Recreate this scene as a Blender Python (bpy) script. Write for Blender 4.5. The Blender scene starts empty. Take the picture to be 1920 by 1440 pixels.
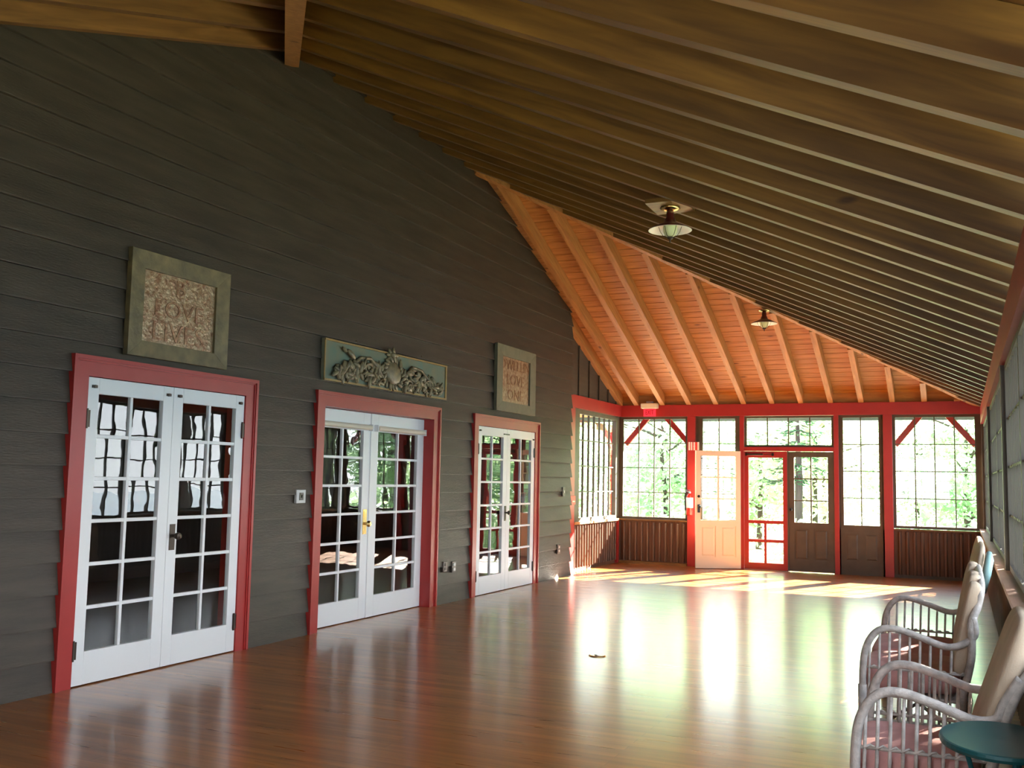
import bpy, math, random
from mathutils import Vector, Matrix
random.seed(7)
C = bpy.context.scene
COL = C.collection

# ------------------------------------------------------------------ camera, sky, sun, exposure
cam = bpy.data.cameras.new('camera'); camo = bpy.data.objects.new('camera', cam); COL.objects.link(camo)
Fv = Vector((-0.41238085, 0.90609249, 0.0945433)).normalized()
Uv = Vector((0.02174484, -0.09395888, 0.99533858))
Rv = Fv.cross(Uv).normalized(); Uv = Rv.cross(Fv).normalized()
M = Matrix((Rv, Uv, -Fv)).transposed().to_4x4(); M.translation = Vector((0, 0, 1.5))
camo.matrix_world = M
cam.sensor_width = 36; cam.lens = 1850 * 36 / 1920; cam.clip_start = .05; cam.clip_end = 800
C.camera = camo
C.view_settings.view_transform = 'Standard'; C.view_settings.look = 'None'
C.view_settings.gamma = 1; C.view_settings.use_curve_mapping = False
C.view_settings.exposure = 0.95
C.cycles.max_bounces = 10; C.cycles.diffuse_bounces = 6; C.cycles.transparent_max_bounces = 24
C.cycles.caustics_reflective = False; C.cycles.caustics_refractive = False

w = bpy.data.worlds.new('sky'); C.world = w; w.use_nodes = True
nt = w.node_tree; nt.nodes.clear()
out = nt.nodes.new('ShaderNodeOutputWorld'); bg = nt.nodes.new('ShaderNodeBackground')
tc = nt.nodes.new('ShaderNodeTexCoord'); sp = nt.nodes.new('ShaderNodeSeparateXYZ'); cr = nt.nodes.new('ShaderNodeValToRGB')
cr.color_ramp.elements[0].position = 0.0; cr.color_ramp.elements[0].color = (.90, .96, 1, 1)
cr.color_ramp.elements[1].position = .7; cr.color_ramp.elements[1].color = (.62, .78, 1, 1)
nt.links.new(tc.outputs['Generated'], sp.inputs[0]); nt.links.new(sp.outputs[2], cr.inputs[0])
nt.links.new(cr.outputs[0], bg.inputs[0]); bg.inputs[1].default_value = 6.0
nt.links.new(bg.outputs[0], out.inputs[0])

sun = bpy.data.lights.new('sun', 'SUN'); sun.energy = 80; sun.angle = .009; sun.color = (1, .93, .8)
suno = bpy.data.objects.new('sun', sun); COL.objects.link(suno)
suno.rotation_euler = Vector((-.42, -1, -.58)).to_track_quat('-Z', 'Y').to_euler(); suno.location = (8, 30, 20)

# ------------------------------------------------------------------ key dimensions
A = -5.637; A2 = -5.74; CX = .31; B = 17.453; E = 14.645; Y0 = -.5
ZT = 5.41; SM = .447; SB = .40; SN = .35; YH = 11.0; YN = 7.24; ZE = 2.75
def zmain(x): return ZE + SM * (CX - x)
def zback(y): return ZT - SB * (y - YH)
def znear(y): return ZT - SN * (YN - y)
def hip_y(x): return YH + (ZT - zmain(x)) / SB
def hip_x(y): return CX - (zback(y) - ZE) / SM
def nhip_y(x): return YN - (ZT - zmain(x)) / SN
def nhip_x(y): return CX - (znear(y) - ZE) / SM

# ------------------------------------------------------------------ materials
MATS = {}
def mat(name, col, rough=.6, metal=0, noise=0, nscale=8, bump=0, bscale=60, stretch=(1, 1, 1), spec=.5, col2=None, coat=0, emit=0, trans=0):
    m = bpy.data.materials.new(name); m.use_nodes = True; n = m.node_tree; b = n.nodes['Principled BSDF']
    b.inputs['Base Color'].default_value = (*col, 1); b.inputs['Roughness'].default_value = rough
    b.inputs['Metallic'].default_value = metal; b.inputs['Specular IOR Level'].default_value = spec
    b.inputs['Coat Weight'].default_value = coat
    if emit:
        b.inputs['Emission Color'].default_value = (*col, 1); b.inputs['Emission Strength'].default_value = emit
    if noise or bump:
        t = n.nodes.new('ShaderNodeTexCoord'); mp = n.nodes.new('ShaderNodeMapping'); mp.inputs['Scale'].default_value = stretch
        n.links.new(t.outputs['Object'], mp.inputs[0])
    if noise:
        nz = n.nodes.new('ShaderNodeTexNoise'); nz.inputs['Scale'].default_value = nscale; nz.inputs['Detail'].default_value = 6
        n.links.new(mp.outputs[0], nz.inputs[0])
        r = n.nodes.new('ShaderNodeValToRGB'); r.color_ramp.elements[0].position = .3; r.color_ramp.elements[1].position = .7
        c2 = col2 or tuple(c * (1 - noise) for c in col)
        r.color_ramp.elements[0].color = (*c2, 1); r.color_ramp.elements[1].color = (*col, 1)
        n.links.new(nz.outputs[0], r.inputs[0]); n.links.new(r.outputs[0], b.inputs['Base Color'])
    if bump:
        n2 = n.nodes.new('ShaderNodeTexNoise'); n2.inputs['Scale'].default_value = bscale; n2.inputs['Detail'].default_value = 4
        n.links.new(mp.outputs[0], n2.inputs[0])
        bp = n.nodes.new('ShaderNodeBump'); bp.inputs['Strength'].default_value = bump; bp.inputs['Distance'].default_value = .01
        n.links.new(n2.outputs[0], bp.inputs['Height']); n.links.new(bp.outputs[0], b.inputs['Normal'])
    MATS[name] = m
    return m

def wood(name, c1, c2, axis, rough=.5, scale=5, knots=True, spec=.4, obj_var=0, tilt=0):
    """grain stretched along the given axis"""
    m = bpy.data.materials.new(name); m.use_nodes = True; n = m.node_tree; b = n.nodes['Principled BSDF']
    b.inputs['Roughness'].default_value = rough; b.inputs['Specular IOR Level'].default_value = spec
    t = n.nodes.new('ShaderNodeTexCoord'); mp = n.nodes.new('ShaderNodeMapping')
    s = [scale * 6] * 3; s[axis] = scale * .5
    if axis == 0: s = [scale * .45, scale * 5, scale * 5]
    mp.inputs['Scale'].default_value = s
    mr0 = n.nodes.new('ShaderNodeMapping'); mr0.inputs['Rotation'].default_value = (0, tilt, 0) if axis == 0 else (tilt, 0, 0)
    n.links.new(t.outputs['Object'], mr0.inputs[0]); n.links.new(mr0.outputs[0], mp.inputs[0])
    nz = n.nodes.new('ShaderNodeTexNoise'); nz.inputs['Scale'].default_value = 1; nz.inputs['Detail'].default_value = 5; nz.inputs['Distortion'].default_value = .6
    n.links.new(mp.outputs[0], nz.inputs[0])
    r = n.nodes.new('ShaderNodeValToRGB'); r.color_ramp.elements[0].position = .32; r.color_ramp.elements[1].position = .68
    r.color_ramp.elements[0].color = (*c2, 1); r.color_ramp.elements[1].color = (*c1, 1)
    n.links.new(nz.outputs[0], r.inputs[0])
    last = r.outputs[0]
    if knots:
        v = n.nodes.new('ShaderNodeTexVoronoi'); v.inputs['Scale'].default_value = 1.0
        mp2 = n.nodes.new('ShaderNodeMapping'); s2 = [3.2] * 3; s2[axis] = 1.3; mp2.inputs['Scale'].default_value = s2
        n.links.new(t.outputs['Object'], mp2.inputs[0]); n.links.new(mp2.outputs[0], v.inputs[0])
        r2 = n.nodes.new('ShaderNodeValToRGB'); r2.color_ramp.elements[0].position = .04; r2.color_ramp.elements[1].position = .1
        r2.color_ramp.elements[0].color = (.35, .28, .25, 1); r2.color_ramp.elements[1].color = (1, 1, 1, 1)
        n.links.new(v.outputs['Distance'], r2.inputs[0])
        mx = n.nodes.new('ShaderNodeMix'); mx.data_type = 'RGBA'; mx.blend_type = 'MULTIPLY'; mx.inputs[0].default_value = 1
        n.links.new(last, mx.inputs[6]); n.links.new(r2.outputs[0], mx.inputs[7]); last = mx.outputs[2]
    if obj_var:
        oi = n.nodes.new('ShaderNodeObjectInfo'); mr = n.nodes.new('ShaderNodeMapRange')
        mr.inputs[3].default_value = 1 - obj_var; mr.inputs[4].default_value = 1 + obj_var
        n.links.new(oi.outputs['Random'], mr.inputs[0])
        mx = n.nodes.new('ShaderNodeMix'); mx.data_type = 'RGBA'; mx.blend_type = 'MULTIPLY'; mx.inputs[0].default_value = 1
        n.links.new(last, mx.inputs[6]); n.links.new(mr.outputs[0], mx.inputs[7]); last = mx.outputs[2]
    n.links.new(last, b.inputs['Base Color'])
    MATS[name] = m
    return m

def floor_mat():
    m = bpy.data.materials.new('floor_boards'); m.use_nodes = True; n = m.node_tree; b = n.nodes['Principled BSDF']
    t = n.nodes.new('ShaderNodeTexCoord'); mp = n.nodes.new('ShaderNodeMapping'); n.links.new(t.outputs['Object'], mp.inputs[0])
    br = n.nodes.new('ShaderNodeTexBrick'); n.links.new(mp.outputs[0], br.inputs[0])
    br.inputs['Color1'].default_value = (.48, .185, .036, 1); br.inputs['Color2'].default_value = (.36, .125, .022, 1)
    br.inputs['Mortar'].default_value = (.26, .085, .016, 1); br.inputs['Scale'].default_value = 1
    br.inputs['Mortar Size'].default_value = .0022; br.inputs['Brick Width'].default_value = 2.4; br.inputs['Row Height'].default_value = .085
    mp2 = n.nodes.new('ShaderNodeMapping'); mp2.inputs['Scale'].default_value = (.8, 14, 1); n.links.new(t.outputs['Object'], mp2.inputs[0])
    nz = n.nodes.new('ShaderNodeTexNoise'); nz.inputs['Scale'].default_value = 1; nz.inputs['Detail'].default_value = 6; n.links.new(mp2.outputs[0], nz.inputs[0])
    r = n.nodes.new('ShaderNodeValToRGB'); r.color_ramp.elements[0].color = (.62, .58, .55, 1); r.color_ramp.elements[1].color = (1.15, 1.12, 1.1, 1)
    r.color_ramp.elements[0].position = .3; r.color_ramp.elements[1].position = .7
    n.links.new(nz.outputs[0], r.inputs[0])
    mx = n.nodes.new('ShaderNodeMix'); mx.data_type = 'RGBA'; mx.blend_type = 'MULTIPLY'; mx.inputs[0].default_value = 1
    n.links.new(br.outputs[0], mx.inputs[6]); n.links.new(r.outputs[0], mx.inputs[7]); n.links.new(mx.outputs[2], b.inputs['Base Color'])
    b.inputs['Specular IOR Level'].default_value = .4; b.inputs['Coat Weight'].default_value = .6; b.inputs['Coat Roughness'].default_value = .17
    n3 = n.nodes.new('ShaderNodeTexNoise'); n3.inputs['Scale'].default_value = 3; n.links.new(mp2.outputs[0], n3.inputs[0])
    mr = n.nodes.new('ShaderNodeMapRange'); mr.inputs[3].default_value = .25; mr.inputs[4].default_value = .33
    n.links.new(n3.outputs[0], mr.inputs[0]); n.links.new(mr.outputs[0], b.inputs['Roughness'])
    bp = n.nodes.new('ShaderNodeBump'); bp.inputs['Strength'].default_value = .02; bp.inputs['Distance'].default_value = .001
    n.links.new(nz.outputs[0], bp.inputs['Height']); n.links.new(bp.outputs[0], b.inputs['Normal'])
    return m

def glass_mat(name, tint=(1, 1, 1), wav=.0, wscale=5):
    m = bpy.data.materials.new(name); m.use_nodes = True; n = m.node_tree; n.nodes.clear()
    o = n.nodes.new('ShaderNodeOutputMaterial'); tr = n.nodes.new('ShaderNodeBsdfTransparent'); gl = n.nodes.new('ShaderNodeBsdfGlossy')
    tr.inputs[0].default_value = (*tint, 1); gl.inputs['Roughness'].default_value = .0
    fr = n.nodes.new('ShaderNodeFresnel'); ge = n.nodes.new('ShaderNodeNewGeometry'); mi = n.nodes.new('ShaderNodeMapRange'); mi.inputs[3].default_value = 1.5; mi.inputs[4].default_value = 1 / 1.5
    n.links.new(ge.outputs['Backfacing'], mi.inputs[0]); n.links.new(mi.outputs[0], fr.inputs[0])      # a thin pane: same Fresnel from both sides
    mu = n.nodes.new('ShaderNodeMath'); mu.operation = 'MULTIPLY'; mu.inputs[1].default_value = 1.7; mu.use_clamp = True
    mx = n.nodes.new('ShaderNodeMixShader')
    n.links.new(fr.outputs[0], mu.inputs[0]); n.links.new(mu.outputs[0], mx.inputs[0])
    n.links.new(tr.outputs[0], mx.inputs[1]); n.links.new(gl.outputs[0], mx.inputs[2]); n.links.new(mx.outputs[0], o.inputs[0])
    if wav:
        t = n.nodes.new('ShaderNodeTexCoord'); nz = n.nodes.new('ShaderNodeTexNoise'); nz.inputs['Scale'].default_value = wscale; nz.inputs['Detail'].default_value = 1.5
        bp = n.nodes.new('ShaderNodeBump'); bp.inputs['Strength'].default_value = wav; bp.inputs['Distance'].default_value = .02
        n.links.new(t.outputs['Object'], nz.inputs[0]); n.links.new(nz.outputs[0], bp.inputs['Height']); n.links.new(bp.outputs[0], gl.inputs['Normal'])
    MATS[name] = m
    return m

def leaf_mat(name, col, col2):
    m = bpy.data.materials.new(name); m.use_nodes = True; n = m.node_tree; n.nodes.clear()
    o = n.nodes.new('ShaderNodeOutputMaterial'); d = n.nodes.new('ShaderNodeBsdfDiffuse'); tl = n.nodes.new('ShaderNodeBsdfTranslucent'); mx = n.nodes.new('ShaderNodeMixShader')
    t = n.nodes.new('ShaderNodeTexCoord'); nz = n.nodes.new('ShaderNodeTexNoise'); nz.inputs['Scale'].default_value = 2.2
    r = n.nodes.new('ShaderNodeValToRGB'); r.color_ramp.elements[0].position = .35; r.color_ramp.elements[1].position = .65
    r.color_ramp.elements[0].color = (*col2, 1); r.color_ramp.elements[1].color = (*col, 1)
    n.links.new(t.outputs['Object'], nz.inputs[0]); n.links.new(nz.outputs[0], r.inputs[0])
    n.links.new(r.outputs[0], d.inputs[0]); n.links.new(r.outputs[0], tl.inputs[0]); mx.inputs[0].default_value = .55
    n.links.new(d.outputs[0], mx.inputs[1]); n.links.new(tl.outputs[0], mx.inputs[2]); n.links.new(mx.outputs[0], o.inputs[0])
    return m

M_floor = floor_mat()
M_siding = mat('siding', (.064, .048, .033), .55, noise=.4, nscale=3, stretch=(1, .6, 5), bump=.25, bscale=30)
M_red = mat('red_paint', (.40, .030, .026), .38, noise=.12, nscale=4)
M_white = mat('white_paint', (.82, .84, .84), .35)
M_cream = mat('cream_paint', (.85, .72, .50), .45)
M_frame = mat('olive_brown_frame', (.10, .078, .050), .5, noise=.3, nscale=5)
M_dark = mat('dark_brown_sash', (.045, .036, .027), .55)
M_wains = wood('wainscot', (.15, .075, .040), (.085, .040, .022), 2, .5, 4, False)
M_raf_x = wood('rafter_wood_across_shaded', (.215, .105, .019), (.105, .048, .010), 0, .42, 3, True, obj_var=.2, tilt=-math.atan(.447), spec=.6)  # same wood as the far slope, its dimmer light put into the colour
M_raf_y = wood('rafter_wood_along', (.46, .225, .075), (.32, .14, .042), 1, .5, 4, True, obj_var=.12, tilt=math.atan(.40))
M_raf_n = wood('rafter_wood_near_shaded', (.22, .105, .030), (.13, .060, .018), 1, .55, 3, True, obj_var=.15, tilt=-math.atan(.35))  # same wood again, shade of the near slope darkened into the colour
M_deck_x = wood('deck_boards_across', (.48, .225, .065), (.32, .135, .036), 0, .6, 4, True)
M_deck_y = wood('deck_boards_along_shaded', (.22, .10, .025), (.14, .06, .016), 1, .6, 4, True)  # deck wood with the long slope's shade put into its colour
M_sill = wood('sill_wood', (.36, .20, .13), (.28, .14, .09), 1, .4, 4, False)
M_black = mat('black_metal', (.02, .017, .015), .35, .6)
M_bronze = mat('dark_bronze', (.06, .045, .035), .35, .7)
M_brass = mat('brass', (.80, .58, .24), .22, 1)
M_chrome = mat('steel', (.7, .7, .7), .2, 1)
M_glass = glass_mat('window_glass')
M_wavy = glass_mat('old_wavy_glass', (.93, .96, .95), .035, 4)
M_screen = None
M_frameG = mat('gold_green_frame', (.20, .150, .070), .55, noise=.4, nscale=9, bump=.2, bscale=40, col2=(.09, .075, .04))
M_frameV = mat('sage_frame', (.17, .165, .105), .6, noise=.2, nscale=12)
M_bark = mat('hammered_copper_panel', (.46, .34, .21), .3, .25, noise=.5, nscale=26, bump=1, bscale=38, col2=(.22, .095, .04))
M_letter = mat('copper_letters', (.36, .21, .11), .35, .3, noise=.6, nscale=26, col2=(.20, .08, .04), bump=.6, bscale=40)
M_verd = mat('verdigris_board', (.13, .19, .15), .75, noise=.5, nscale=7, col2=(.20, .19, .12))
M_carve = mat('aged_gilt_carving', (.26, .20, .10), .5, noise=.5, nscale=14, bump=.3, col2=(.10, .08, .045))
M_gold = mat('worn_gold_edge', (.36, .23, .07), .45, noise=.4, nscale=10)
M_grey = mat('grey_plate', (.55, .56, .55), .4)
M_dplate = mat('brown_plate', (.07, .055, .045), .4)
M_wick = mat('weathered_wicker', (.66, .58, .51), .6, noise=.45, nscale=25, bump=.4, bscale=90)
M_cush = mat('pink_cushion', (.74, .37, .33), .85, noise=.15, nscale=10, bump=.2, bscale=200)
M_cush2 = mat('beige_cushion', (.62, .47, .33), .85, noise=.2, nscale=6, bump=.2, bscale=200)
M_teal = mat('green_enamel', (.010, .085, .090), .38)
M_tealp = mat('pale_teal_piping', (.35, .55, .52), .5)
M_redshade = mat('oxblood_enamel', (.10, .012, .012), .3)
M_enamel = mat('white_enamel', (.86, .88, .86), .3)
M_globe = mat('frosted_green_glass', (.62, .68, .42), .3)
M_exitred = mat('exit_red', (.80, .03, .05), .3, emit=.55)
M_exitlet = mat('exit_letter', (.25, .0, .0), .4)
M_signred = mat('sign_red', (.70, .04, .03), .4)
M_offw = mat('sign_white', (.88, .80, .74), .4)
M_extred = mat('extinguisher_red', (.62, .02, .015), .25)
M_label = mat('label_white', (.85, .86, .88), .4)
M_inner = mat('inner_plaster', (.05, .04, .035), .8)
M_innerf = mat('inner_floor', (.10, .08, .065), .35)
M_sofa = mat('dark_upholstery', (.03, .028, .028), .8)
M_leafA = leaf_mat('leaf_light', (.56, .72, .40), (.40, .56, .30))
M_leafB = leaf_mat('leaf_mid', (.42, .58, .34), (.26, .42, .24))
M_leafC = leaf_mat('needle_dark', (.06, .13, .06), (.03, .07, .04))
M_trunk = mat('bark', (.07, .05, .04), .9, noise=.5, nscale=6, stretch=(3, 3, .5), bump=.6, bscale=12)
M_grass = mat('grass_ground', (.38, .42, .27), .9, noise=.4, nscale=1.5)
M_water = mat('lake_water', (.10, .16, .20), .22, bump=.5, bscale=3, spec=.9)
M_hill = mat('wooded_hill', (.05, .09, .05), .9, noise=.5, nscale=.08)
M_blind = mat('cream_blind', (.80, .74, .58), .6)
M_deckgrey = mat('outside_deck', (.45, .43, .40), .7)

# ------------------------------------------------------------------ mesh helpers
ORG = {}
class MB:
    def __init__(s): s.v = []; s.f = []
    def box(s, x0, x1, y0, y1, z0, z1):
        i = len(s.v)
        s.v += [(x, y, z) for z in (z0, z1) for y in (y0, y1) for x in (x0, x1)]
        s.f += [tuple(i + k for k in q) for q in ((0, 2, 3, 1), (4, 5, 7, 6), (0, 1, 5, 4), (2, 6, 7, 3), (0, 4, 6, 2), (1, 3, 7, 5))]
        return s
    def prism(s, pts, ax, a, b):
        """pts 2-D polygon in the plane across axis ax, extruded from a to b"""
        i = len(s.v); n = len(pts)
        for t in (a, b):
            for (p, q) in pts:
                s.v.append({0: (t, p, q), 1: (p, t, q), 2: (p, q, t)}[ax])
        s.f.append(tuple(range(i, i + n))); s.f.append(tuple(range(i + 2 * n - 1, i + n - 1, -1)))
        for k in range(n):
            j = (k + 1) % n; s.f.append((i + k, i + j, i + n + j, i + n + k))
        return s
    def hull(s, lo, hi):
        """two matching loops of 3-D points joined"""
        i = len(s.v); n = len(lo); s.v += [tuple(p) for p in lo] + [tuple(p) for p in hi]
        s.f.append(tuple(range(i, i + n))); s.f.append(tuple(range(i + 2 * n - 1, i + n - 1, -1)))
        for k in range(n):
            j = (k + 1) % n; s.f.append((i + k, i + j, i + n + j, i + n + k))
        return s
    def beam(s, p, q, wd, dp, up=(0, 0, 1)):
        """rectangular bar from p to q; p, q on the centre line"""
        p = Vector(p); q = Vector(q); d = (q - p).normalized(); r = d.cross(Vector(up)).normalized(); u = r.cross(d)
        f = lambda c: [c + r * a * wd / 2 + u * b * dp / 2 for a, b in ((-1, -1), (1, -1), (1, 1), (-1, 1))]
        return s.hull(f(p), f(q))
    def tube(s, pts, r, n=8, cap=True, closed=False):
        pts = [Vector(p) for p in pts]; m = len(pts); rr = r if isinstance(r, (list, tuple)) else [r] * m
        i = len(s.v); prev = None
        for k, p in enumerate(pts):
            if closed: d = (pts[(k + 1) % m] - pts[k - 1])
            else: d = (pts[min(k + 1, m - 1)] - pts[max(k - 1, 0)])
            d = d.normalized()
            if prev is None:
                a = d.orthogonal().normalized()
            else:
                a = (prev - d * prev.dot(d)).normalized()
            prev = a; b = d.cross(a)
            for j in range(n):
                t = 2 * math.pi * j / n; s.v.append(tuple(p + (a * math.cos(t) + b * math.sin(t)) * rr[k]))
        for k in range(m if closed else m - 1):
            k2 = (k + 1) % m
            for j in range(n):
                j2 = (j + 1) % n; s.f.append((i + k * n + j, i + k * n + j2, i + k2 * n + j2, i + k2 * n + j))
        if cap and not closed:
            s.f.append(tuple(i + j for j in range(n - 1, -1, -1))); s.f.append(tuple(i + (m - 1) * n + j for j in range(n)))
        return s
    def lathe(s, c, prof, n=24, axis=(0, 0, 1), sy=1):
        """prof list of (radius, height along axis)"""
        ax = Vector(axis).normalized(); a = Vector((1, 0, 0)) if abs(ax.x) < .9 else Vector((0, 1, 0))
        a = (a - ax * a.dot(ax)).normalized(); b = ax.cross(a); c = Vector(c); i = len(s.v)
        for r, h in prof:
            for j in range(n):
                t = 2 * math.pi * j / n; s.v.append(tuple(c + ax * h + (a * math.cos(t) + b * math.sin(t) * sy) * r))
        for k in range(len(prof) - 1):
            for j in range(n):
                j2 = (j + 1) % n; s.f.append((i + k * n + j, i + k * n + j2, i + (k + 1) * n + j2, i + (k + 1) * n + j))
        if prof[0][0] > 1e-5: s.f.append(tuple(i + j for j in range(n - 1, -1, -1)))
        if prof[-1][0] > 1e-5: s.f.append(tuple(i + (len(prof) - 1) * n + j for j in range(n)))
        return s
    def ball(s, c, rx, ry, rz, n=10, m=6, rot=None):
        i = len(s.v); c = Vector(c)
        for k in range(m + 1):
            ph = math.pi * k / m
            for j in range(n):
                t = 2 * math.pi * j / n; v = Vector((rx * math.sin(ph) * math.cos(t), ry * math.sin(ph) * math.sin(t), rz * math.cos(ph)))
                if rot is not None: v = rot @ v
                s.v.append(tuple(c + v))
        for k in range(m):
            for j in range(n):
                j2 = (j + 1) % n; s.f.append((i + k * n + j, i + k * n + j2, i + (k + 1) * n + j2, i + (k + 1) * n + j))
        return s
    def xf(s, fn, start=0):
        s.v[start:] = [tuple(fn(Vector(v))) for v in s.v[start:]]; return s
    def build(s, name, m, parent=None, smooth=False, bevel=0):
        V = s.v
        if parent is None:
            lo = [min(v[k] for v in V) for k in range(3)]; hi = [max(v[k] for v in V) for k in range(3)]
            o = Vector(((lo[0] + hi[0]) / 2, (lo[1] + hi[1]) / 2, lo[2]))
        else: o = ORG[parent.name]
        me = bpy.data.meshes.new(name); me.from_pydata([(v[0] - o.x, v[1] - o.y, v[2] - o.z) for v in V], [], s.f); me.validate()
        import bmesh
        bm = bmesh.new(); bm.from_mesh(me); bmesh.ops.remove_doubles(bm, verts=bm.verts, dist=1e-6) if smooth else None
        bmesh.ops.recalc_face_normals(bm, faces=bm.faces); bm.to_mesh(me); bm.free()
        ob = bpy.data.objects.new(name, me); COL.objects.link(ob); me.materials.append(m)
        if smooth:
            for p in me.polygons: p.use_smooth = True
        if bevel:
            bv = ob.modifiers.new('bevel', 'BEVEL'); bv.width = bevel; bv.segments = 2; bv.limit_method = 'ANGLE'
        if parent is None: ob.location = o; ORG[ob.name] = o
        else: ob.parent = parent; ORG[ob.name] = o
        return ob

def thing(name, loc, label=None, cat=None, group=None, kind=None):
    o = bpy.data.objects.new(name, None); COL.objects.link(o); o.location = loc; o.empty_display_size = .1
    ORG[o.name] = Vector(loc); tag(o, label, cat, group, kind); return o
def tag(o, label=None, cat=None, group=None, kind=None):
    if label: o['label'] = label
    if cat: o['category'] = cat
    if group: o['group'] = group
    if kind: o['kind'] = kind
    return o
def st(o, label=None): return tag(o, label, None, None, 'structure')
def copy_tree(o, loc=None, label=None):
    r = o.copy(); COL.objects.link(r); ORG[r.name] = Vector(loc) if loc is not None else Vector(o.location)
    if loc is not None: r.location = loc
    if label: r['label'] = label
    for ch in list(o.children):
        c = ch.copy(); COL.objects.link(c); c.parent = r
        for g in list(ch.children):
            d = g.copy(); COL.objects.link(d); d.parent = c
    return r
def text_mb(txt, size, ext, fn):
    cu = bpy.data.curves.new('t', 'FONT'); cu.body = txt; cu.size = size; cu.extrude = ext; cu.align_x = 'CENTER'; cu.align_y = 'CENTER'; cu.resolution_u = 3
    ob = bpy.data.objects.new('t', cu); COL.objects.link(ob); dg = bpy.context.evaluated_depsgraph_get(); dg.update()
    me = bpy.data.meshes.new_from_object(ob.evaluated_get(dg)); mb = MB()
    mb.v = [tuple(fn(v.co)) for v in me.vertices]; mb.f = [tuple(p.vertices) for p in me.polygons]
    bpy.data.objects.remove(ob); bpy.data.curves.remove(cu); bpy.data.meshes.remove(me); return mb

# ================================================================== SETTING
st(MB().box(-6.4, CX + .2, Y0 - .1, B + .15, -.12, 0).build('floor', M_floor))

# --- openings in the long left wall: (y0, y1, z top)
D1 = (5.08, 6.77); D2 = (7.94, 10.12); D3 = (11.30, 13.155)
OPEN = [(D1[0], D1[1], 2.16), (D2[0], D2[1], 2.16), (D3[0], D3[1], 2.16)]
def roof_z(y):
    z = ZT
    if y < YN: z = znear(y)
    if y > YH: z = zback(y)
    return z + .17
def yrange(z):
    """span of wall under the roof at height z"""
    lo, hi = Y0, E
    if z > roof_z(Y0): lo = YN - (ZT + .17 - z) / SN
    if z > roof_z(E): hi = YH + (ZT + .17 - z) / SB
    return lo, hi
mb = MB()
LAP = .2185; k = 0; z = 0.0
while z < ZT + .12:
    z1 = z + LAP; lo, hi = yrange(min(z1, ZT + .16)); segs = [(lo, hi)]
    if z < 2.15:
        segs = []; cur = lo
        for a, b, zt in OPEN:
            segs.append((cur, a - .02)); cur = b + .02
        segs.append((cur, hi))
    for a, b in segs:
        if b - a < .05: continue
        jag = .02 if abs(b - E) < .01 else 0
        wob = random.uniform(-.002, .002)
        za = z - .006; zb = min(z1, ZT + .16)
        pr = [(A - .02, za), (A + .038 + wob, za), (A + .038 + wob, za + .008), (A + .004, zb), (A - .02, zb)]
        if abs(a - lo) < 1e-6 or abs(b - hi) < 1e-6:       # ends cut to the slope of the roof
            fa = lambda q: yrange(q)[0] if abs(a - lo) < 1e-6 else a
            fb = lambda q: min(yrange(q)[1], E) + jag if abs(b - hi) < 1e-6 else b
            mb.hull([(p, fa(q), q) for p, q in pr], [(p, fb(q), q) for p, q in pr])
        else: mb.prism(pr, 1, a, b)
        y = a + random.uniform(1.5, 4)
        while y < b - .5:      # butt joints between boards
            mb.box(A + .018, A + .0262, y, y + .003, za, za + LAP * .9) if False else None
            y += random.uniform(2.5, 5)
    z = z1; k += 1
# backing of the wall, with openings
ys = [Y0, D1[0], D1[1], D2[0], D2[1], D3[0], D3[1], E]
for i in range(0, 8, 2): mb.box(A - .16, A - .01, ys[i] + (.022 if i else 0), ys[i + 1] - (.022 if i < 6 else 0), 0, 2.3)
for a, b, zt in OPEN: mb.box(A - .16, A - .01, a - .022, b + .022, zt + .022, 2.3)
mb.prism([(Y0, 2.3), (E, 2.3), (E, roof_z(E)), (YH, roof_z(YH)), (YN, roof_z(YN)), (Y0, roof_z(Y0))], 0, A - .16, A - .01)
st(mb.build('wall_left', M_siding))

# --- roof deck boards
def deck(name, m, strips):
    d = MB()
    for s_ in strips: d.hull(*s_)
    return st(d.build(name, m))
TH = .205
strips = []
x = CX + .8
while x > A - .2:                       # main slope: boards run along y
    x1 = x - .14; xm = (x + x1) / 2
    ya = max(nhip_y(xm), -3); yb = hip_y(xm)
    if x1 < A: ya, yb = YN, YH
    z0 = zmain(x) + TH; z1 = zmain(x1) + TH
    lo = [(x, ya - .1, z0), (x1 + .005, ya - .1, z1 - .002), (x1 + .005, yb + .1, z1 - .002), (x, yb + .1, z0)]
    strips.append((lo, [(a, b, c + .03) for a, b, c in lo])); x = x1
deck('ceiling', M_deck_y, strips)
strips = []; y = B + .8
while y > YH - .1:
    y1 = y - .15; ym = (y + y1) / 2
    xa = -8.5; xb = hip_x(ym)
    z0 = zback(y) + TH; z1 = zback(y1) + TH
    lo = [(xa, y, z0), (xb + .12, y, z0), (xb + .12, y1 + .012, z1 - .005), (xa, y1 + .012, z1 - .005)]
    strips.append((lo, [(a, b, c + .03) for a, b, c in lo])); y = y1
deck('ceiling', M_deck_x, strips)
strips = []; y = -1.4
while y < YN + .05:
    y1 = y + .14; ym = (y + y1) / 2; xb = nhip_x(ym)
    z0 = znear(y) + TH; z1 = znear(y1) + TH
    lo = [(A - .8, y, z0), (xb + .12, y, z0), (xb + .12, y1 - .005, z1), (A - .8, y1 - .005, z1)]
    strips.append((lo, [(a, b, c + .03) for a, b, c in lo])); y = y1
deck('ceiling', M_deck_x, strips)
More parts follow.
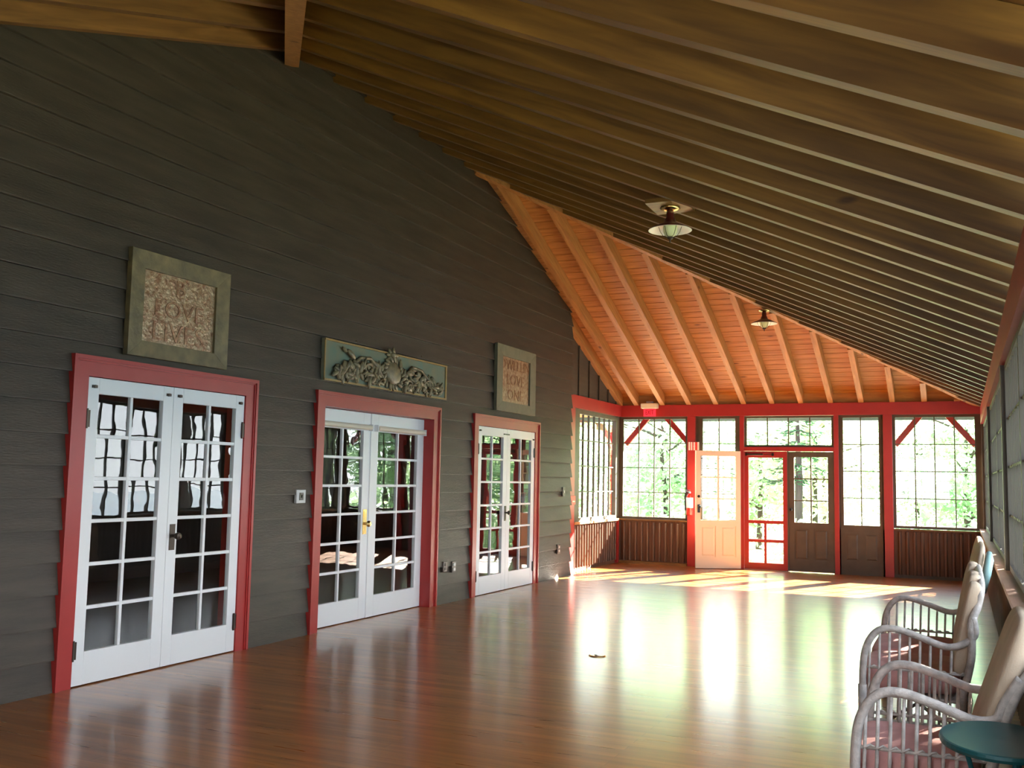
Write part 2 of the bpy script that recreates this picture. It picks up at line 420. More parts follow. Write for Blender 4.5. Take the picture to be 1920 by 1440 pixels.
# outer roof skin, so no light leaks between boards
rs = MB(); t = TH + .035
def tri(pts): rs.hull([(a, b, c + t) for a, b, c in pts], [(a, b, c + t + .08) for a, b, c in pts])
xo = CX + .8
tri([(xo, hip_y(xo), zmain(xo)), (xo, nhip_y(xo), zmain(xo)), (A - .2, nhip_y(A - .2), zmain(A - .2)), (A - .2, hip_y(A - .2), zmain(A - .2))])
tri([(A - .2, YH - .25, zback(YH - .25)), (xo, hip_y(xo), zback(hip_y(xo))), (-8.5, hip_y(xo), zback(hip_y(xo))), (-8.5, YH - .25, zback(YH - .25))])
tri([(A - .2, YN + .25, znear(YN + .25)), (-8.5, YN + .25, znear(YN + .25)), (-8.5, nhip_y(xo), znear(nhip_y(xo))), (xo, nhip_y(xo), znear(nhip_y(xo)))])
rs.hull([(-8.5, -1.5, 5.4), (A - .16, -1.5, 5.4), (A - .16, 18, 5.4), (-8.5, 18, 5.4)], [(-8.5, -1.5, 5.75), (A - .16, -1.5, 5.75), (A - .16, 18, 5.75), (-8.5, 18, 5.75)]) if False else None
st(rs.build('ceiling', M_black))

# --- rafters, each its own object
RW = .085; RD = .2
y = 7.954 - .572 * 14
RAF = 'rafters of the long roof slope'
while y < hip_y(CX) - .1:
    if YN <= y <= YH: xs = A
    elif y > YH: xs = hip_x(y) + .05
    else: xs = nhip_x(y) + .06
    if xs < CX - .2 and y > -.3:
        xe = CX + .02; z0, z1 = zmain(xs), zmain(xe)
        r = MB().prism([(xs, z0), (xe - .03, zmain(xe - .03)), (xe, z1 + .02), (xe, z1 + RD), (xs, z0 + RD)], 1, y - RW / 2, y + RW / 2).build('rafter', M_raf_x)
        tag(r, 'brown wooden rafter sloping down to the red beam on the right wall', 'rafter', RAF)
    y += .572
x = -5.39 - .487 + .18
while x < CX - .1:
    ya = hip_y(x) if x > A else E + .02
    za = zback(ya + .05)
    if ya < B - .1:
        r = MB().prism([(ya + .05, za), (B - .08, zback(B - .08)), (B - .08, zback(B - .08) + RD), (ya + .05, za + RD)], 0, x - RW / 2, x + RW / 2).build('rafter', M_raf_y)
        tag(r, 'orange-brown wooden rafter running down to the far end wall', 'rafter', 'rafters of the far end slope')
    x = -5.39 if x < -5.5 else x + .487
x = -5.5
while x < CX - .1:
    yb = nhip_y(x) - .05
    if yb > 0:
        r = MB().prism([(-.4, znear(-.4)), (yb, znear(yb)), (yb, znear(yb) + RD), (-.4, znear(-.4) + RD)], 0, x - RW / 2, x + RW / 2).build('rafter', M_raf_n)
        tag(r, 'brown wooden rafter toned dark for shade left of the near hip beam', 'rafter', 'rafters of the near roof slope')
    x += .61
def hipbeam(p, q, wd, dp, drop):
    p = Vector(p); q = Vector(q); d = (q - p); hz = Vector((d.x, d.y, 0)).normalized(); r = Vector((hz.y, -hz.x, 0))
    f = lambda c: [c + r * wd / 2 + Vector((0, 0, -drop)), c - r * wd / 2 + Vector((0, 0, -drop)), c - r * wd / 2 + Vector((0, 0, dp - drop)), c + r * wd / 2 + Vector((0, 0, dp - drop))]
    return MB().hull(f(p), f(q))
h1 = hipbeam((A + .03, YH + .05, ZT), (CX - .02, hip_y(CX) - .2, ZE + .04), .09, .24, .03).build('hip_rafter', M_raf_y)
tag(h1, 'long orange hip beam running diagonally down to the far right corner', 'roof beam')
h2 = hipbeam((A + .03, YN - .02, ZT), (nhip_x(.2), .2, zmain(nhip_x(.2))), .13, .34, .13).build('hip_rafter', M_raf_y)
tag(h2, 'thick tan roof beam overhead at the top left', 'roof beam')

# --- casings and French doors
def casing(name, y0, y1, zt, wd, recess, parent):
    m_ = MB(); x0 = A + .004; x1 = A + .042
    m_.box(x0, x1, y0 - wd, y0, 0, zt + wd); m_.box(x0, x1, y1, y1 + wd, 0, zt + wd); m_.box(x0, x1, y0, y1, zt, zt + wd)
    bx = .028                                          # raised outer band
    m_.box(x1, x1 + .018, y0 - wd, y0 - wd + bx, 0, zt + wd); m_.box(x1, x1 + .018, y1 + wd - bx, y1 + wd, 0, zt + wd); m_.box(x1, x1 + .018, y0 - wd + bx, y1 + wd - bx, zt + wd - bx, zt + wd)
    m_.box(x1, x1 + .009, y0 - wd + bx, y0 - wd + bx + .015, 0, zt + wd - bx); m_.box(x1, x1 + .009, y1 + wd - bx - .015, y1 + wd - bx, 0, zt + wd - bx); m_.box(x1, x1 + .009, y0 - wd + bx, y1 + wd - bx, zt + wd - bx - .015, zt + wd - bx)
    m_.box(A - .16, x0, y0 - .02, y0, 0, zt); m_.box(A - .16, x0, y1, y1 + .02, 0, zt); m_.box(A - .16, x0, y0 - .02, y1 + .02, zt, zt + .02)
    return m_.build('door_casing', M_red, parent)
def leaf(xf, y0, y1, zt, parent, stl, mt=M_white, rows=6, cols=2, zb=.235, top=.115, gl=M_wavy, name='door_leaf', thick=.042, z0=.008):
    """a glazed door leaf in the plane x; returns the leaf"""
    m_ = MB(); xb = xf - thick
    m_.box(xb, xf, y0, y0 + stl, z0, zt); m_.box(xb, xf, y1 - stl, y1, z0, zt); m_.box(xb, xf, y0 + stl, y1 - stl, z0, zb); m_.box(xb, xf, y0 + stl, y1 - stl, zt - top, zt)
    gy0, gy1, gz0, gz1 = y0 + stl, y1 - stl, zb, zt - top; mw = .026
    for c in range(1, cols):
        yc = gy0 + (gy1 - gy0) * c / cols; m_.box(xb + .008, xf - .004, yc - mw / 2, yc + mw / 2, gz0, gz1)
    for r in range(1, rows):
        zc = gz0 + (gz1 - gz0) * r / rows
        for c in range(cols):
            a = gy0 + (gy1 - gy0) * c / cols + (mw / 2 if c else 0); b = gy0 + (gy1 - gy0) * (c + 1) / cols - (mw / 2 if c < cols - 1 else 0)
            m_.box(xb + .008, xf - .005, a, b, zc - mw / 2, zc + mw / 2)
    lf = m_.build(name, mt, parent, bevel=.003)
    g = MB()
    for r in range(rows):            # old panes, each very slightly out of true
        for c in range(cols):
            a0 = gy0 + (gy1 - gy0) * c / cols; a1 = gy0 + (gy1 - gy0) * (c + 1) / cols
            b0 = gz0 + (gz1 - gz0) * r / rows; b1 = gz0 + (gz1 - gz0) * (r + 1) / rows
            xm = (xb + xf) / 2; t1 = random.uniform(-.0006, .0006); t2 = random.uniform(-.0006, .0006); i = len(g.v)
            g.v += [(xm - t1 - t2, a0, b0), (xm + t1 - t2, a1, b0), (xm + t1 + t2, a1, b1), (xm - t1 + t2, a0, b1)]; g.f.append((i, i + 1, i + 2, i + 3))
    g.build('glass', gl, lf)
    return lf
def hinge(parent, x, y, z, m_=None):
    MB().box(x - .01, x + .006, y - .006, y + .03, z - .06, z + .06).lathe((x + .008, y, z - .07), [(.009, 0), (.009, .14)], 8).build('hinge', m_ or M_bronze, parent)
def knobset(parent, x, y, z, m_, plate=(.028, .10), down=.06, r=.03):
    MB().box(x, x + .006, y - plate[0], y + plate[0], z - plate[1] - down + .05, z + plate[1] - down + .05).lathe((x + .005, y, z), [(.012, 0), (.012, .03), (r * .8, .04), (r, .055), (r * .8, .072), (.0, .078)], 14, axis=(1, 0, 0)).build('doorknob', m_, parent, smooth=False)

# door 1
d = thing('door_1', (A, (D1[0] + D1[1]) / 2, 0), kind='structure'); casing('c', D1[0], D1[1], 2.16, .145, 0, d)
ym = 5.925
l1 = leaf(A + .03, D1[0] + .003, ym - .002, 2.155, d, .105); l2 = leaf(A + .03, ym + .002, D1[1] - .003, 2.155, d, .105)
for z_ in (1.86, .25): hinge(l1, A + .032, D1[0] + .004, z_); hinge(l2, A + .032, D1[1] - .03, z_)
knobset(l2, A + .03, ym + .055, 1.0, M_bronze)
for l_, yy in ((l1, D1[0] + .06), (l1, ym - .06), (l2, ym + .06), (l2, D1[1] - .06)):
    MB().box(A + .031, A + .045, yy - .02, yy + .02, 2.08, 2.10).lathe((A + .03, yy, 2.09), [(.012, 0), (.012, .02)], 8, axis=(1, 0, 0)).build('latch_pin', M_bronze, l_)
# door 2 (leaves set back in the opening)
d = thing('door_2', (A, (D2[0] + D2[1]) / 2, 0), kind='structure'); casing('c', D2[0], D2[1], 2.16, .145, .12, d)
ym = 8.98; xf = A - .09
l3 = leaf(xf, D2[0] + .003, ym - .004, 2.155, d, .14, zb=.23, top=.19); l4 = leaf(xf, ym + .004, D2[1] - .003, 2.155, d, .14, zb=.23, top=.19)
MB().box(xf, xf + .006, ym - .115, ym - .045, .88, 1.14).lathe((xf, ym - .08, .99), [(.014, 0), (.014, .03), (.03, .045), (.034, .06), (.02, .078), (0, .08)], 16, axis=(1, 0, 0)).build('doorknob', M_brass, l3)
MB().box(xf + .0061, xf + .012, ym - .1, ym - .06, 1.06, 1.125).build('lock_plate', M_brass, l3)
MB().box(xf - .03, xf + .012, ym - .016, ym + .004, .01, 2.15).build('astragal', M_white, l3)
# door 3
d = thing('door_3', (A, (D3[0] + D3[1]) / 2, 0), kind='structure'); casing('c', D3[0], D3[1], 2.16, .145, 0, d)
ym = 12.20
l5 = leaf(A + .03, D3[0] + .003, ym - .002, 2.155, d, .115); l6 = leaf(A + .03, ym + .002, D3[1] - .003, 2.155, d, .115)
for z_ in (1.86, .25): hinge(l5, A + .032, D3[0] + .004, z_); hinge(l6, A + .032, D3[1] - .03, z_)
knobset(l5, A + .03, ym - .03, 1.03, M_bronze)
MB().box(A + .031, A + .04, ym - .12, ym + .06, 2.075, 2.09).build('latch_bar', M_bronze, l5)
MB().box(A + .031, A + .045, D3[0] + .04, D3[0] + .08, 2.09, 2.11).build('latch_pin', M_bronze, l5)
MB().box(A + .031, A + .045, D3[1] - .08, D3[1] - .04, 2.04, 2.06).build('latch_pin', M_bronze, l6)
# rolled blinds on door 2
for (a, b, lab) in ((D2[0] + .02, ym * 0 + 8.95, 'rolled cream blind across the top of the left middle door leaf'), (9.03, D2[1] - .02, 'rolled cream blind across the top of the right middle door leaf')):
    r = thing('roller_blind', (xf + .03, (a + b) / 2, 2.0), lab, 'blind')
    MB().tube([(xf + .03, a + .03, 2.0), (xf + .03, b - .03, 2.0)], .028, 14).build('blind_roll', M_blind, r, smooth=False)
    MB().box(xf + .001, xf + .05, a + .008, a + .022, 1.965, 2.035).build('bracket', M_white, r); MB().box(xf + .001, xf + .05, b - .022, b - .008, 1.965, 2.035).build('bracket', M_white, r)

# --- side wall beyond the end of the siding (left), far alcove
W = MB()
W.box(A2 - .12, A2, E - .1, B, 2.865, zback(E) + .15)   # panel above the beam (clipped by roof boards visually)
W = MB().prism([(E - .1, 2.86), (B, 2.86), (B, zback(B) + .2), (E - .1, zback(E - .1) + .2)], 0, A2 - .12, A2)
for yb in (15.25, 15.75, 16.25, 16.75, 17.2): W.prism([(yb, 2.87), (yb + .045, 2.87), (yb + .045, zback(yb + .045) + .15), (yb, zback(yb) + .15)], 0, A2, A2 + .02)
st(W.build('wall_left', M_siding))
def battens(mb, along, a0, a1, z0, z1, face, sgn, step=.105, wd=.055, dp=.04):
    """rounded vertical strips; along: 'y' strips spaced in y on an x-face, or 'x'"""
    n_ = max(1, int(round((a1 - a0) / step))); s_ = (a1 - a0) / n_
    for i in range(n_):
        c = a0 + s_ * (i + .5)
        pr = [(-wd / 2, 0), (-wd * .38, dp * .7), (-wd * .15, dp), (wd * .15, dp), (wd * .38, dp * .7), (wd / 2, 0)]
        if along == 'x': mb.prism([(c + p, face + sgn * q) for p, q in pr], 2, z0, z1)
        else: mb.prism([(face + sgn * q, c + p) for p, q in pr], 2, z0, z1)
S0 = 15.10
W = MB().box(A2 - .12, A2 - .03, S0, B, 0, .80); battens(W, 'y', S0 + .02, B - .12, .06, .74, A2 - .03, 1, .12)
st(W.build('wall_left', M_wains))
st(MB().box(A2 - .1, A2 + .03, S0, B - .02, .76, .80).build('trim_1', M_raf_y))
st(MB().box(A2 - .1, A2 + .02, E + .03, S0 - .0, 0, 2.66).build('trim_2', M_red))         # red jamb next to the siding
st(MB().box(A2 - .1, A2 + .05, E - .05, B - .05, 2.66, 2.865).build('trim_3', M_red))      # red beam on the side wall
st(MB().box(A2 - .1, A2 + .02, B - .12, B - .03, 0, .80).build('trim_4', M_red))

def window(name, ax, fx, a0, a1, z0, z1, cols, rows, fr=.055, mw=.022, m_=None, sgn=1, dp=.05, mdp=.026, muntm=None):
    """ax 'x': wall across y=fx spanning x a0..a1;  ax 'y': wall at x=fx spanning y a0..a1"""
    m_ = m_ or M_frame
    root = thing(name, ((a0 + a1) / 2, fx, z0) if ax == 'x' else (fx, (a0 + a1) / 2, z0), kind='structure')
    def bx(mb, u0, u1, v0, v1, d0, d1):
        if ax == 'x': mb.box(u0, u1, min(fx + sgn * d0, fx + sgn * d1), max(fx + sgn * d0, fx + sgn * d1), v0, v1)
        else: mb.box(min(fx + sgn * d0, fx + sgn * d1), max(fx + sgn * d0, fx + sgn * d1), u0, u1, v0, v1)
    f = MB(); bx(f, a0 - fr, a0, z0 - fr, z1 + fr, 0, dp); bx(f, a1, a1 + fr, z0 - fr, z1 + fr, 0, dp); bx(f, a0, a1, z0 - fr, z0, 0, dp); bx(f, a0, a1, z1, z1 + fr, 0, dp)
    f.build('window_frame', m_, root)
    mu = MB()
    for c in range(1, cols):
        u = a0 + (a1 - a0) * c / cols; bx(mu, u - mw / 2, u + mw / 2, z0, z1, .012, .012 + mdp)
    for r in range(1, rows):
        v = z0 + (z1 - z0) * r / rows
        for c in range(cols):
            u = a0 + (a1 - a0) * c / cols + (mw / 2 if c else 0); u2 = a0 + (a1 - a0) * (c + 1) / cols - (mw / 2 if c < cols - 1 else 0)
            bx(mu, u, u2, v - mw * .4, v + mw * .4, .014, .010 + mdp)
    if mu.v: mu.build('muntins', muntm or m_, root)
    g = MB(); i = 0; q = fx + sgn * .025
    P_ = [(a0, z0), (a1, z0), (a1, z1), (a0, z1)]
    g.v = [((u, q, v) if ax == 'x' else (q, u, v)) for u, v in P_]; g.f = [(0, 1, 2, 3)]
    g.build('glass', M_glass, root)
    return root
window('window_1', 'y', A2 - .07, 15.36, 17.26, .86, 2.58, 7, 4, .07, .024, dp=.07, mdp=.03)
st(MB().box(A2 - .1, A2 + .0, 17.33, B + .0, .80, 2.66).build('trim_36', M_frame)); st(MB().box(A2 - .1, A2 + .0, S0, 15.29, .80, 2.66).build('trim_37', M_frame))

# --- far end wall (y = B)
BEAMF = B - .02
st(MB().box(A2 - .1, CX + .12, BEAMF - .03, B + .12, 2.66, 2.865).build('trim_5', M_red))
st(MB().box(A2 - .1, CX + .12, B + .0, B + .06, 2.865, zback(B) + .26).build('trim_6', M_deck_x))   # wood blocking above the beam
W = MB()
for (a, b) in ((-5.74, -4.44), (-1.03, CX)):
    W.box(a, b, B + .03, B + .12, 0, .78); battens(W, 'x', a + .04, b - .04, .05, .74, B + .03, -1, .112)
st(W.build('wall_back', M_wains))
st(MB().box(-5.72, -4.45, B - .05, B + .05, .775, .80).box(-1.02, CX, B - .03, B + .05, .765, .79).build('trim_7', M_raf_x))
st(MB().box(-5.70, -4.45, B - .10, B + .03, 0, .045).build('baseboard_back', M_raf_x))
st(MB().box(-1.02, CX, B - .0, B + .03, 0, .05).build('baseboard_back', M_frame))
def post(name, a, b, z0=0, z1=2.66, f=.03, m_=M_red): st(MB().box(a, b, B - f, B + .11, z0, z1).build(name, m_, bevel=.004))
post('trim_8', -4.45, -4.31, f=.05); post('trim_9', -1.16, -1.02, f=.05)
st(MB().box(-4.312, -4.27, B + .02, B + .09, 0, 2.66).build('trim_30', M_frame)); st(MB().box(CX - .055, CX + .02, B + .015, B + .09, 0, 2.66).build('trim_31', M_frame)); st(MB().box(A2 - .02, -5.71, B + .0, B + .09, 0, 2.66).build('trim_32', M_frame))
st(MB().box(-1.187, -1.155, B + .02, B + .09, 0, 2.66).build('trim_33', M_frame)); st(MB().box(-1.872, -1.85, B + .02, B + .09, 0, 2.66).build('trim_34', M_frame)); st(MB().box(-1.958, -1.943, B - .01, B + .09, 0, 2.05).build('trim_35', M_frame))
post('trim_10', -3.525, -3.45, 0, 2.66, .02); post('trim_11', -1.945, -1.868, 0, 2.66, .02)
st(MB().box(-3.45, -1.945, B - .02, B + .1, 2.045, 2.115).build('trim_12', M_red))
st(MB().box(-2.715, -2.70, B - .015, B + .08, 0, 2.045).build('trim_13', M_frame))
window('window_2', 'x', B + .02, -5.67, -4.50, .84, 2.615, 4, 4, .045, .018)
window('window_3', 'x', B + .02, -.975, .215, .84, 2.615, 4, 4, .045, .018)
window('window_4', 'x', B + .02, -4.19, -3.61, .84, 2.615, 2, 4, .085, .018)
window('window_5', 'x', B + .02, -3.41, -1.985, 2.15, 2.62, 4, 1, .035, .018)
window('window_6', 'x', B + .02, -1.80, -1.235, .82, 2.615, 2, 4, .055, .018)
def panels(mb, a0, a1, z0, z1, yf, n=2, sgn=-1):
    """two raised panels on a face"""
    gw = .07; wd = (a1 - a0 - gw * (n + 1)) / n
    for i in range(n):
        u = a0 + gw + i * (wd + gw)
        mb.box(u, u + wd, min(yf, yf + sgn * .006), max(yf, yf + sgn * .006), z0, z1)
        lo = [(u + .03, yf + sgn * .006, z0 + .03), (u + wd - .03, yf + sgn * .006, z0 + .03), (u + wd - .03, yf + sgn * .006, z1 - .03), (u + .03, yf + sgn * .006, z1 - .03)]
        hi = [(u + .05, yf + sgn * .016, z0 + .05), (u + wd - .05, yf + sgn * .016, z0 + .05), (u + wd - .05, yf + sgn * .016, z1 - .05), (u + .05, yf + sgn * .016, z1 - .05)]
        mb.hull(lo, hi)
P6 = MB().box(-1.868, -1.16, B + .02, B + .07, 0, .765); panels(P6, -1.86, -1.18, .22, .70, B + .02); st(P6.build('wall_back', M_frame))
P4 = MB().box(-4.31, -3.525, B + .02, B + .07, 0, .755); panels(P4, -4.3, -3.53, .22, .70, B + .02); st(P4.build('wall_back', M_frame))
# diagonal braces outside the corner windows
for (x0_, x1_, nm) in ((-5.68, -5.22, 14), (-4.47, -4.95, 15), (-.99, -.56, 16), (.23, -.22, 17)):
    st(MB().beam((x0_, B + .22, 2.16), (x1_, B + .22, 2.70), .09, .06, up=(0, 1, 0)).build('trim_%d' % nm, M_red))
# --- doors of the far end
def glazed_door(root, w_, zt, mt, zb_g=.835, gtop=.09, stl=.09, cols=2, rows=3, panel=True, gl=M_glass):
    """door built along local +x from 0 to w_, front face at local y=0 (towards -y), thickness 4 cm"""
    m_ = MB(); t_ = .042; stt = stl
    m_.box(0, stt, 0, t_, .01, zt).box(w_ - stt, w_, 0, t_, .01, zt).box(stt, w_ - stt, 0, t_, zt - gtop, zt).box(stt, w_ - stt, 0, t_, zb_g - .1, zb_g).box(stt, w_ - stt, 0, t_, .01, .2)
    m_.box(stt, w_ - stt, .012, t_ - .012, .2, zb_g - .1)
    for i in range(2):
        gw = .0; c = w_ / 2
        if i: pass
    m_.box(w_ / 2 - .045, w_ / 2 + .045, 0, t_, .2, zb_g - .1)
    for (a, b) in ((stt, w_ / 2 - .045), (w_ / 2 + .045, w_ - stt)):
        for yf, sg in ((.012, -1), (t_ - .012, 1)):
            lo = [(a + .025, yf, .225), (b - .025, yf, .225), (b - .025, yf, zb_g - .125), (a + .025, yf, zb_g - .125)]
            hi = [(a + .045, yf + sg * .009, .245), (b - .045, yf + sg * .009, .245), (b - .045, yf + sg * .009, zb_g - .145), (a + .045, yf + sg * .009, zb_g - .145)]
            m_.hull(lo, hi)
    for c_ in range(1, cols):
        u = stt + (w_ - 2 * stt) * c_ / cols; m_.box(u - .011, u + .011, .008, t_ - .008, zb_g, zt - gtop)
    for r_ in range(1, rows):
        v = zb_g + (zt - gtop - zb_g) * r_ / rows; m_.box(stt, w_ - stt, .010, t_ - .010, v - .010, v + .010)
    return m_
def place(mb, px, py, ang):
    ca, sa = math.cos(ang), math.sin(ang)
    return mb.xf(lambda v: Vector((px + v.x * ca - v.y * sa, py + v.x * sa + v.y * ca, v.z)))
# dark closed door
r = thing('door_4', (-2.33, B + .03, 0), kind='structure')
dd = place(glazed_door(r, .745, 2.035, None, stl=.095), -2.698, B + .0, 0).build('door_leaf', M_frame, r)
g = MB(); g.v = [(-2.6, B + .021, .835), (-2.05, B + .021, .835), (-2.05, B + .021, 1.945), (-2.6, B + .021, 1.945)]; g.f = [(0, 1, 2, 3)]; g.build('glass', M_glass, dd)
MB().lathe((-2.655, B, 1.05), [(.025, 0), (.025, -.01), (.012, -.012), (.012, -.035), (.028, -.05), (.02, -.07), (0, -.072)], 12, axis=(0, 1, 0)).build('doorknob', M_black, dd)
# screen door
r = thing('door_5', (-3.08, B, 0), kind='structure')
m_ = MB(); a, b = -3.447, -2.718; t0, t1 = B - .012, B + .022
for q in ((a, a + .075, .01, 2.04), (b - .07, b, .01, 2.04), (a + .075, b - .07, 1.93, 2.04), (a + .075, b - .07, .795, .85), (a + .075, b - .07, .01, .125), (-3.11, -3.07, .125, .795), (a + .075, -3.11, .475, .525), (-3.07, b - .07, .475, .525)):
    m_.box(q[0], q[1], t0, t1, q[2], q[3])
sd = m_.build('door_leaf', M_red, r)
ms = bpy.data.materials.new('insect_screen'); ms.use_nodes = True; nn = ms.node_tree; nn.nodes.clear()
o_ = nn.nodes.new('ShaderNodeOutputMaterial'); tr = nn.nodes.new('ShaderNodeBsdfTransparent'); df = nn.nodes.new('ShaderNodeBsdfDiffuse'); mx = nn.nodes.new('ShaderNodeMixShader')
df.inputs[0].default_value = (.30, .32, .32, 1); mx.inputs[0].default_value = .25
nn.links.new(tr.outputs[0], mx.inputs[1]); nn.links.new(df.outputs[0], mx.inputs[2]); nn.links.new(mx.outputs[0], o_.inputs[0])
g = MB(); g.v = [(a + .07, B + .01, .12), (b - .06, B + .01, .12), (b - .06, B + .01, 1.95), (a + .07, B + .01, 1.95)]; g.f = [(0, 1, 2, 3)]; g.build('screen', ms, sd)
MB().tube([(-3.40, B - .05, 1.985), (-3.12, B - .05, 1.985)], .016, 10).tube([(-3.12, B - .05, 1.985), (-2.95, B - .05, 1.985)], .006, 8).box(-3.42, -3.39, B - .06, B - .01, 1.96, 2.01).box(-2.97, -2.94, B - .06, B - .01, 1.96, 2.01).build('door_closer', M_black, sd)
# open white door folded back
hx, hy = -3.50, B - .06; fxp, fyp = -4.20, 17.02
ang = math.atan2(hy - fyp, hx - fxp); wl = math.hypot(hx - fxp, hy - fyp)
r = thing('door_6', (fxp, fyp, 0), kind='structure')
wd = place(glazed_door(r, wl, 2.035, None, stl=.085), fxp, fyp, ang).build('door_leaf', M_cream, r)
g = MB(); g.v = [(.085, .02, .835), (wl - .085, .02, .835), (wl - .085, .02, 1.945), (.085, .02, 1.945)]; g.f = [(0, 1, 2, 3)]; place(g, fxp, fyp, ang).build('glass', M_glass, wd)
k_ = MB().box(.03, .075, -.008, 0, .96, 1.10).lathe((.052, 0, 1.06), [(.012, 0), (.012, -.035), (.03, -.045), (.02, -.07), (0, -.072)], 12, axis=(0, 1, 0)); place(k_, fxp, fyp, ang).build('doorknob', M_black, wd)
k_ = MB().lathe((.052, 0, 1.24), [(.024, 0), (.024, -.014), (.01, -.018), (0, -.019)], 12, axis=(0, 1, 0)); place(k_, fxp, fyp, ang).build('deadbolt', M_black, wd)
k_ = MB()
for z_ in (.2, 1.05, 1.85): k_.lathe((wl + .004, .02, z_ - .05), [(.009, 0), (.009, .1)], 8)
place(k_, fxp, fyp, ang).build('hinge', M_bronze, wd)
st(MB().box(-3.45, -2.70, B - .04, B + .12, 0, .012).build('trim_18', M_chrome))     # threshold

# --- right wall
st(MB().box(CX - .01, CX + .12, Y0, B - .03, 2.49, 2.75).build('trim_19', M_red))
W = MB().box(CX + .03, CX + .12, Y0, B, 0, .80); battens(W, 'y', Y0 + .1, B - .1, .05, .76, CX + .03, -1, .112)
st(W.build('wall_right', M_wains))
PY = [Y0 + .05, 4.75, 9.0, 13.6, B - .07]
for i, y in enumerate(PY): st(MB().box(CX - .0, CX + .12, y - .06, y + .06, 0, 2.49).build('trim_%d' % (20 + i), M_red if i in (0, 1) else M_frame))
st(MB().box(CX - .06, CX + .12, Y0, B - .03, .80, .835).build('trim_25', M_sill))
n = 7
for i in range(4):
    y0_, y1_ = PY[i] + .06, PY[i + 1] - .06; mid = (y0_ + y1_) / 2
    for (a, b) in ((y0_ + .05, mid - .04), (mid + .04, y1_ - .05)):
        window('window_%d' % n, 'y', CX + .03, a, b, .885, 2.44, 8, 4, .045, .022, m_=M_dark, sgn=1, dp=.05, mdp=.045); n += 1
# braces outside the right wall windows are out of sight; near end wall closes the room behind the camera
W = MB().box(A - .16, CX + .12, Y0 - .1, Y0, 0, .9)
for a, b in ((A - .16, -2.5), (-.3, CX + .12)): W.box(a, b, Y0 - .1, Y0, .9, 2.4)
W.prism([(A - .16, 2.4), (CX + .12, 2.4), (CX + .12, 2.66), (A - .16, 2.66)], 1, Y0 - .1, Y0)
st(W.build('wall_front', M_siding))
window('window_%d' % n, 'x', Y0 - .06, -2.45, -.35, .95, 2.35, 5, 4); n += 1  # invented window out of view, kept single to darken the near end

# --- dark room seen through the French doors
IX = -10.6
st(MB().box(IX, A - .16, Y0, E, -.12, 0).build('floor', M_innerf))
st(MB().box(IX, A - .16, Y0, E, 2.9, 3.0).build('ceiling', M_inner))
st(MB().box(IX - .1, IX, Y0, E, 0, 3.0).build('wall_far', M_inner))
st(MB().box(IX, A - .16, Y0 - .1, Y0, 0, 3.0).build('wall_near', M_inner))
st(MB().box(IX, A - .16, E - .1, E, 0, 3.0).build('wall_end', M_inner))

# ================================================================== THINGS
# plaques
def plaque(y0, y1, z0, z1, iy0, iy1, iz0, iz1, lines, mf, label, sz):
    r = thing('wall_plaque', (A + .03, (y0 + y1) / 2, z0), label, 'plaque')
    x0, x1 = A + .027, A + .075
    f = MB()
    o4 = [(y0, z0), (y1, z0), (y1, z1), (y0, z1)]; i4 = [(iy0, iz0), (iy1, iz0), (iy1, iz1), (iy0, iz1)]
    for k in range(4):      # mitred members, sloping inwards
        j = (k + 1) % 4
        lo = [(x0, *o4[k]), (x0, *o4[j]), (x0, *i4[j]), (x0, *i4[k])]; hi = [(x1, *o4[k]), (x1, *o4[j]), (x1 - .006, *i4[j]), (x1 - .006, *i4[k])]
        f.hull(lo, hi)
    f.build('frame', mf, r, bevel=.002)
    MB().box(x0, x1 - .028, iy0, iy1, iz0, iz1).build('panel', M_bark, r)
    n_ = len(lines); h_ = (iz1 - iz0) / n_
    for i, tx in enumerate(lines):
        zc = iz1 - h_ * (i + .5); yc = (iy0 + iy1) / 2
        text_mb(tx, sz[i], .004, lambda c: Vector((x1 - .027 + c.z, yc + c.x * 1.2, zc + c.y))).build('lettering', M_letter, r)
plaque(5.385, 6.47, 2.352, 3.158, 5.525, 6.315, 2.472, 3.02, ['B', 'LOVE', 'LIVES'], M_frameG, 'large square plaque above the near left door, wide mottled gold-green frame', (.17, .19, .21))
plaque(11.745, 13.05, 2.385, 3.285, 11.935, 12.86, 2.52, 3.133, ['DWELLIN', 'LOVE', 'ONE'], M_frameV, 'framed plaque above the farthest French door, pale sage-green frame', (.19, .21, .21))
# carved relief
ry0, ry1, rz0, rz1 = 7.86, 10.35, 2.405, 2.815
r = thing('relief_panel', (A + .03, (ry0 + ry1) / 2, rz0), 'long verdigris panel with carved scrolls and a central shield above the middle door', 'carved panel')
MB().box(A + .027, A + .06, ry0, ry1, rz0, rz1).build('board', M_verd, r)
MB().box(A + .06, A + .075, ry0, ry1, rz1 - .018, rz1).box(A + .06, A + .075, ry0, ry1, rz0, rz0 + .02).box(A + .06, A + .072, ry1 - .03, ry1, rz0 + .02, rz1 - .018).box(A + .06, A + .07, ry0, ry0 + .015, rz0 + .02, rz1 - .018).build('moulding', M_gold, r)
cv = MB(); Xr = A + .065; yc = (ry0 + ry1) / 2 - .02; rnd = random.Random(3)
def spiral(cy, cz, r0, turns, sgn=1, th=.016, a0=0):
    pts = []; rr = []
    for i in range(34):
        t = i / 33; a = a0 + sgn * turns * 2 * math.pi * t; q = r0 * (1 - t * .88)
        pts.append((Xr + .018 + .02 * t, cy + q * 1.5 * math.cos(a), cz + q * math.sin(a))); rr.append(th * (1 - .4 * t))
    cv.tube(pts, rr, 6)
def cleaf(cy, cz, ln, ang, wd_=.03):
    rot = Matrix.Rotation(ang, 3, 'X'); cv.ball((Xr + rnd.uniform(.008, .04), cy, cz), .018, ln, wd_, 7, 5, rot)
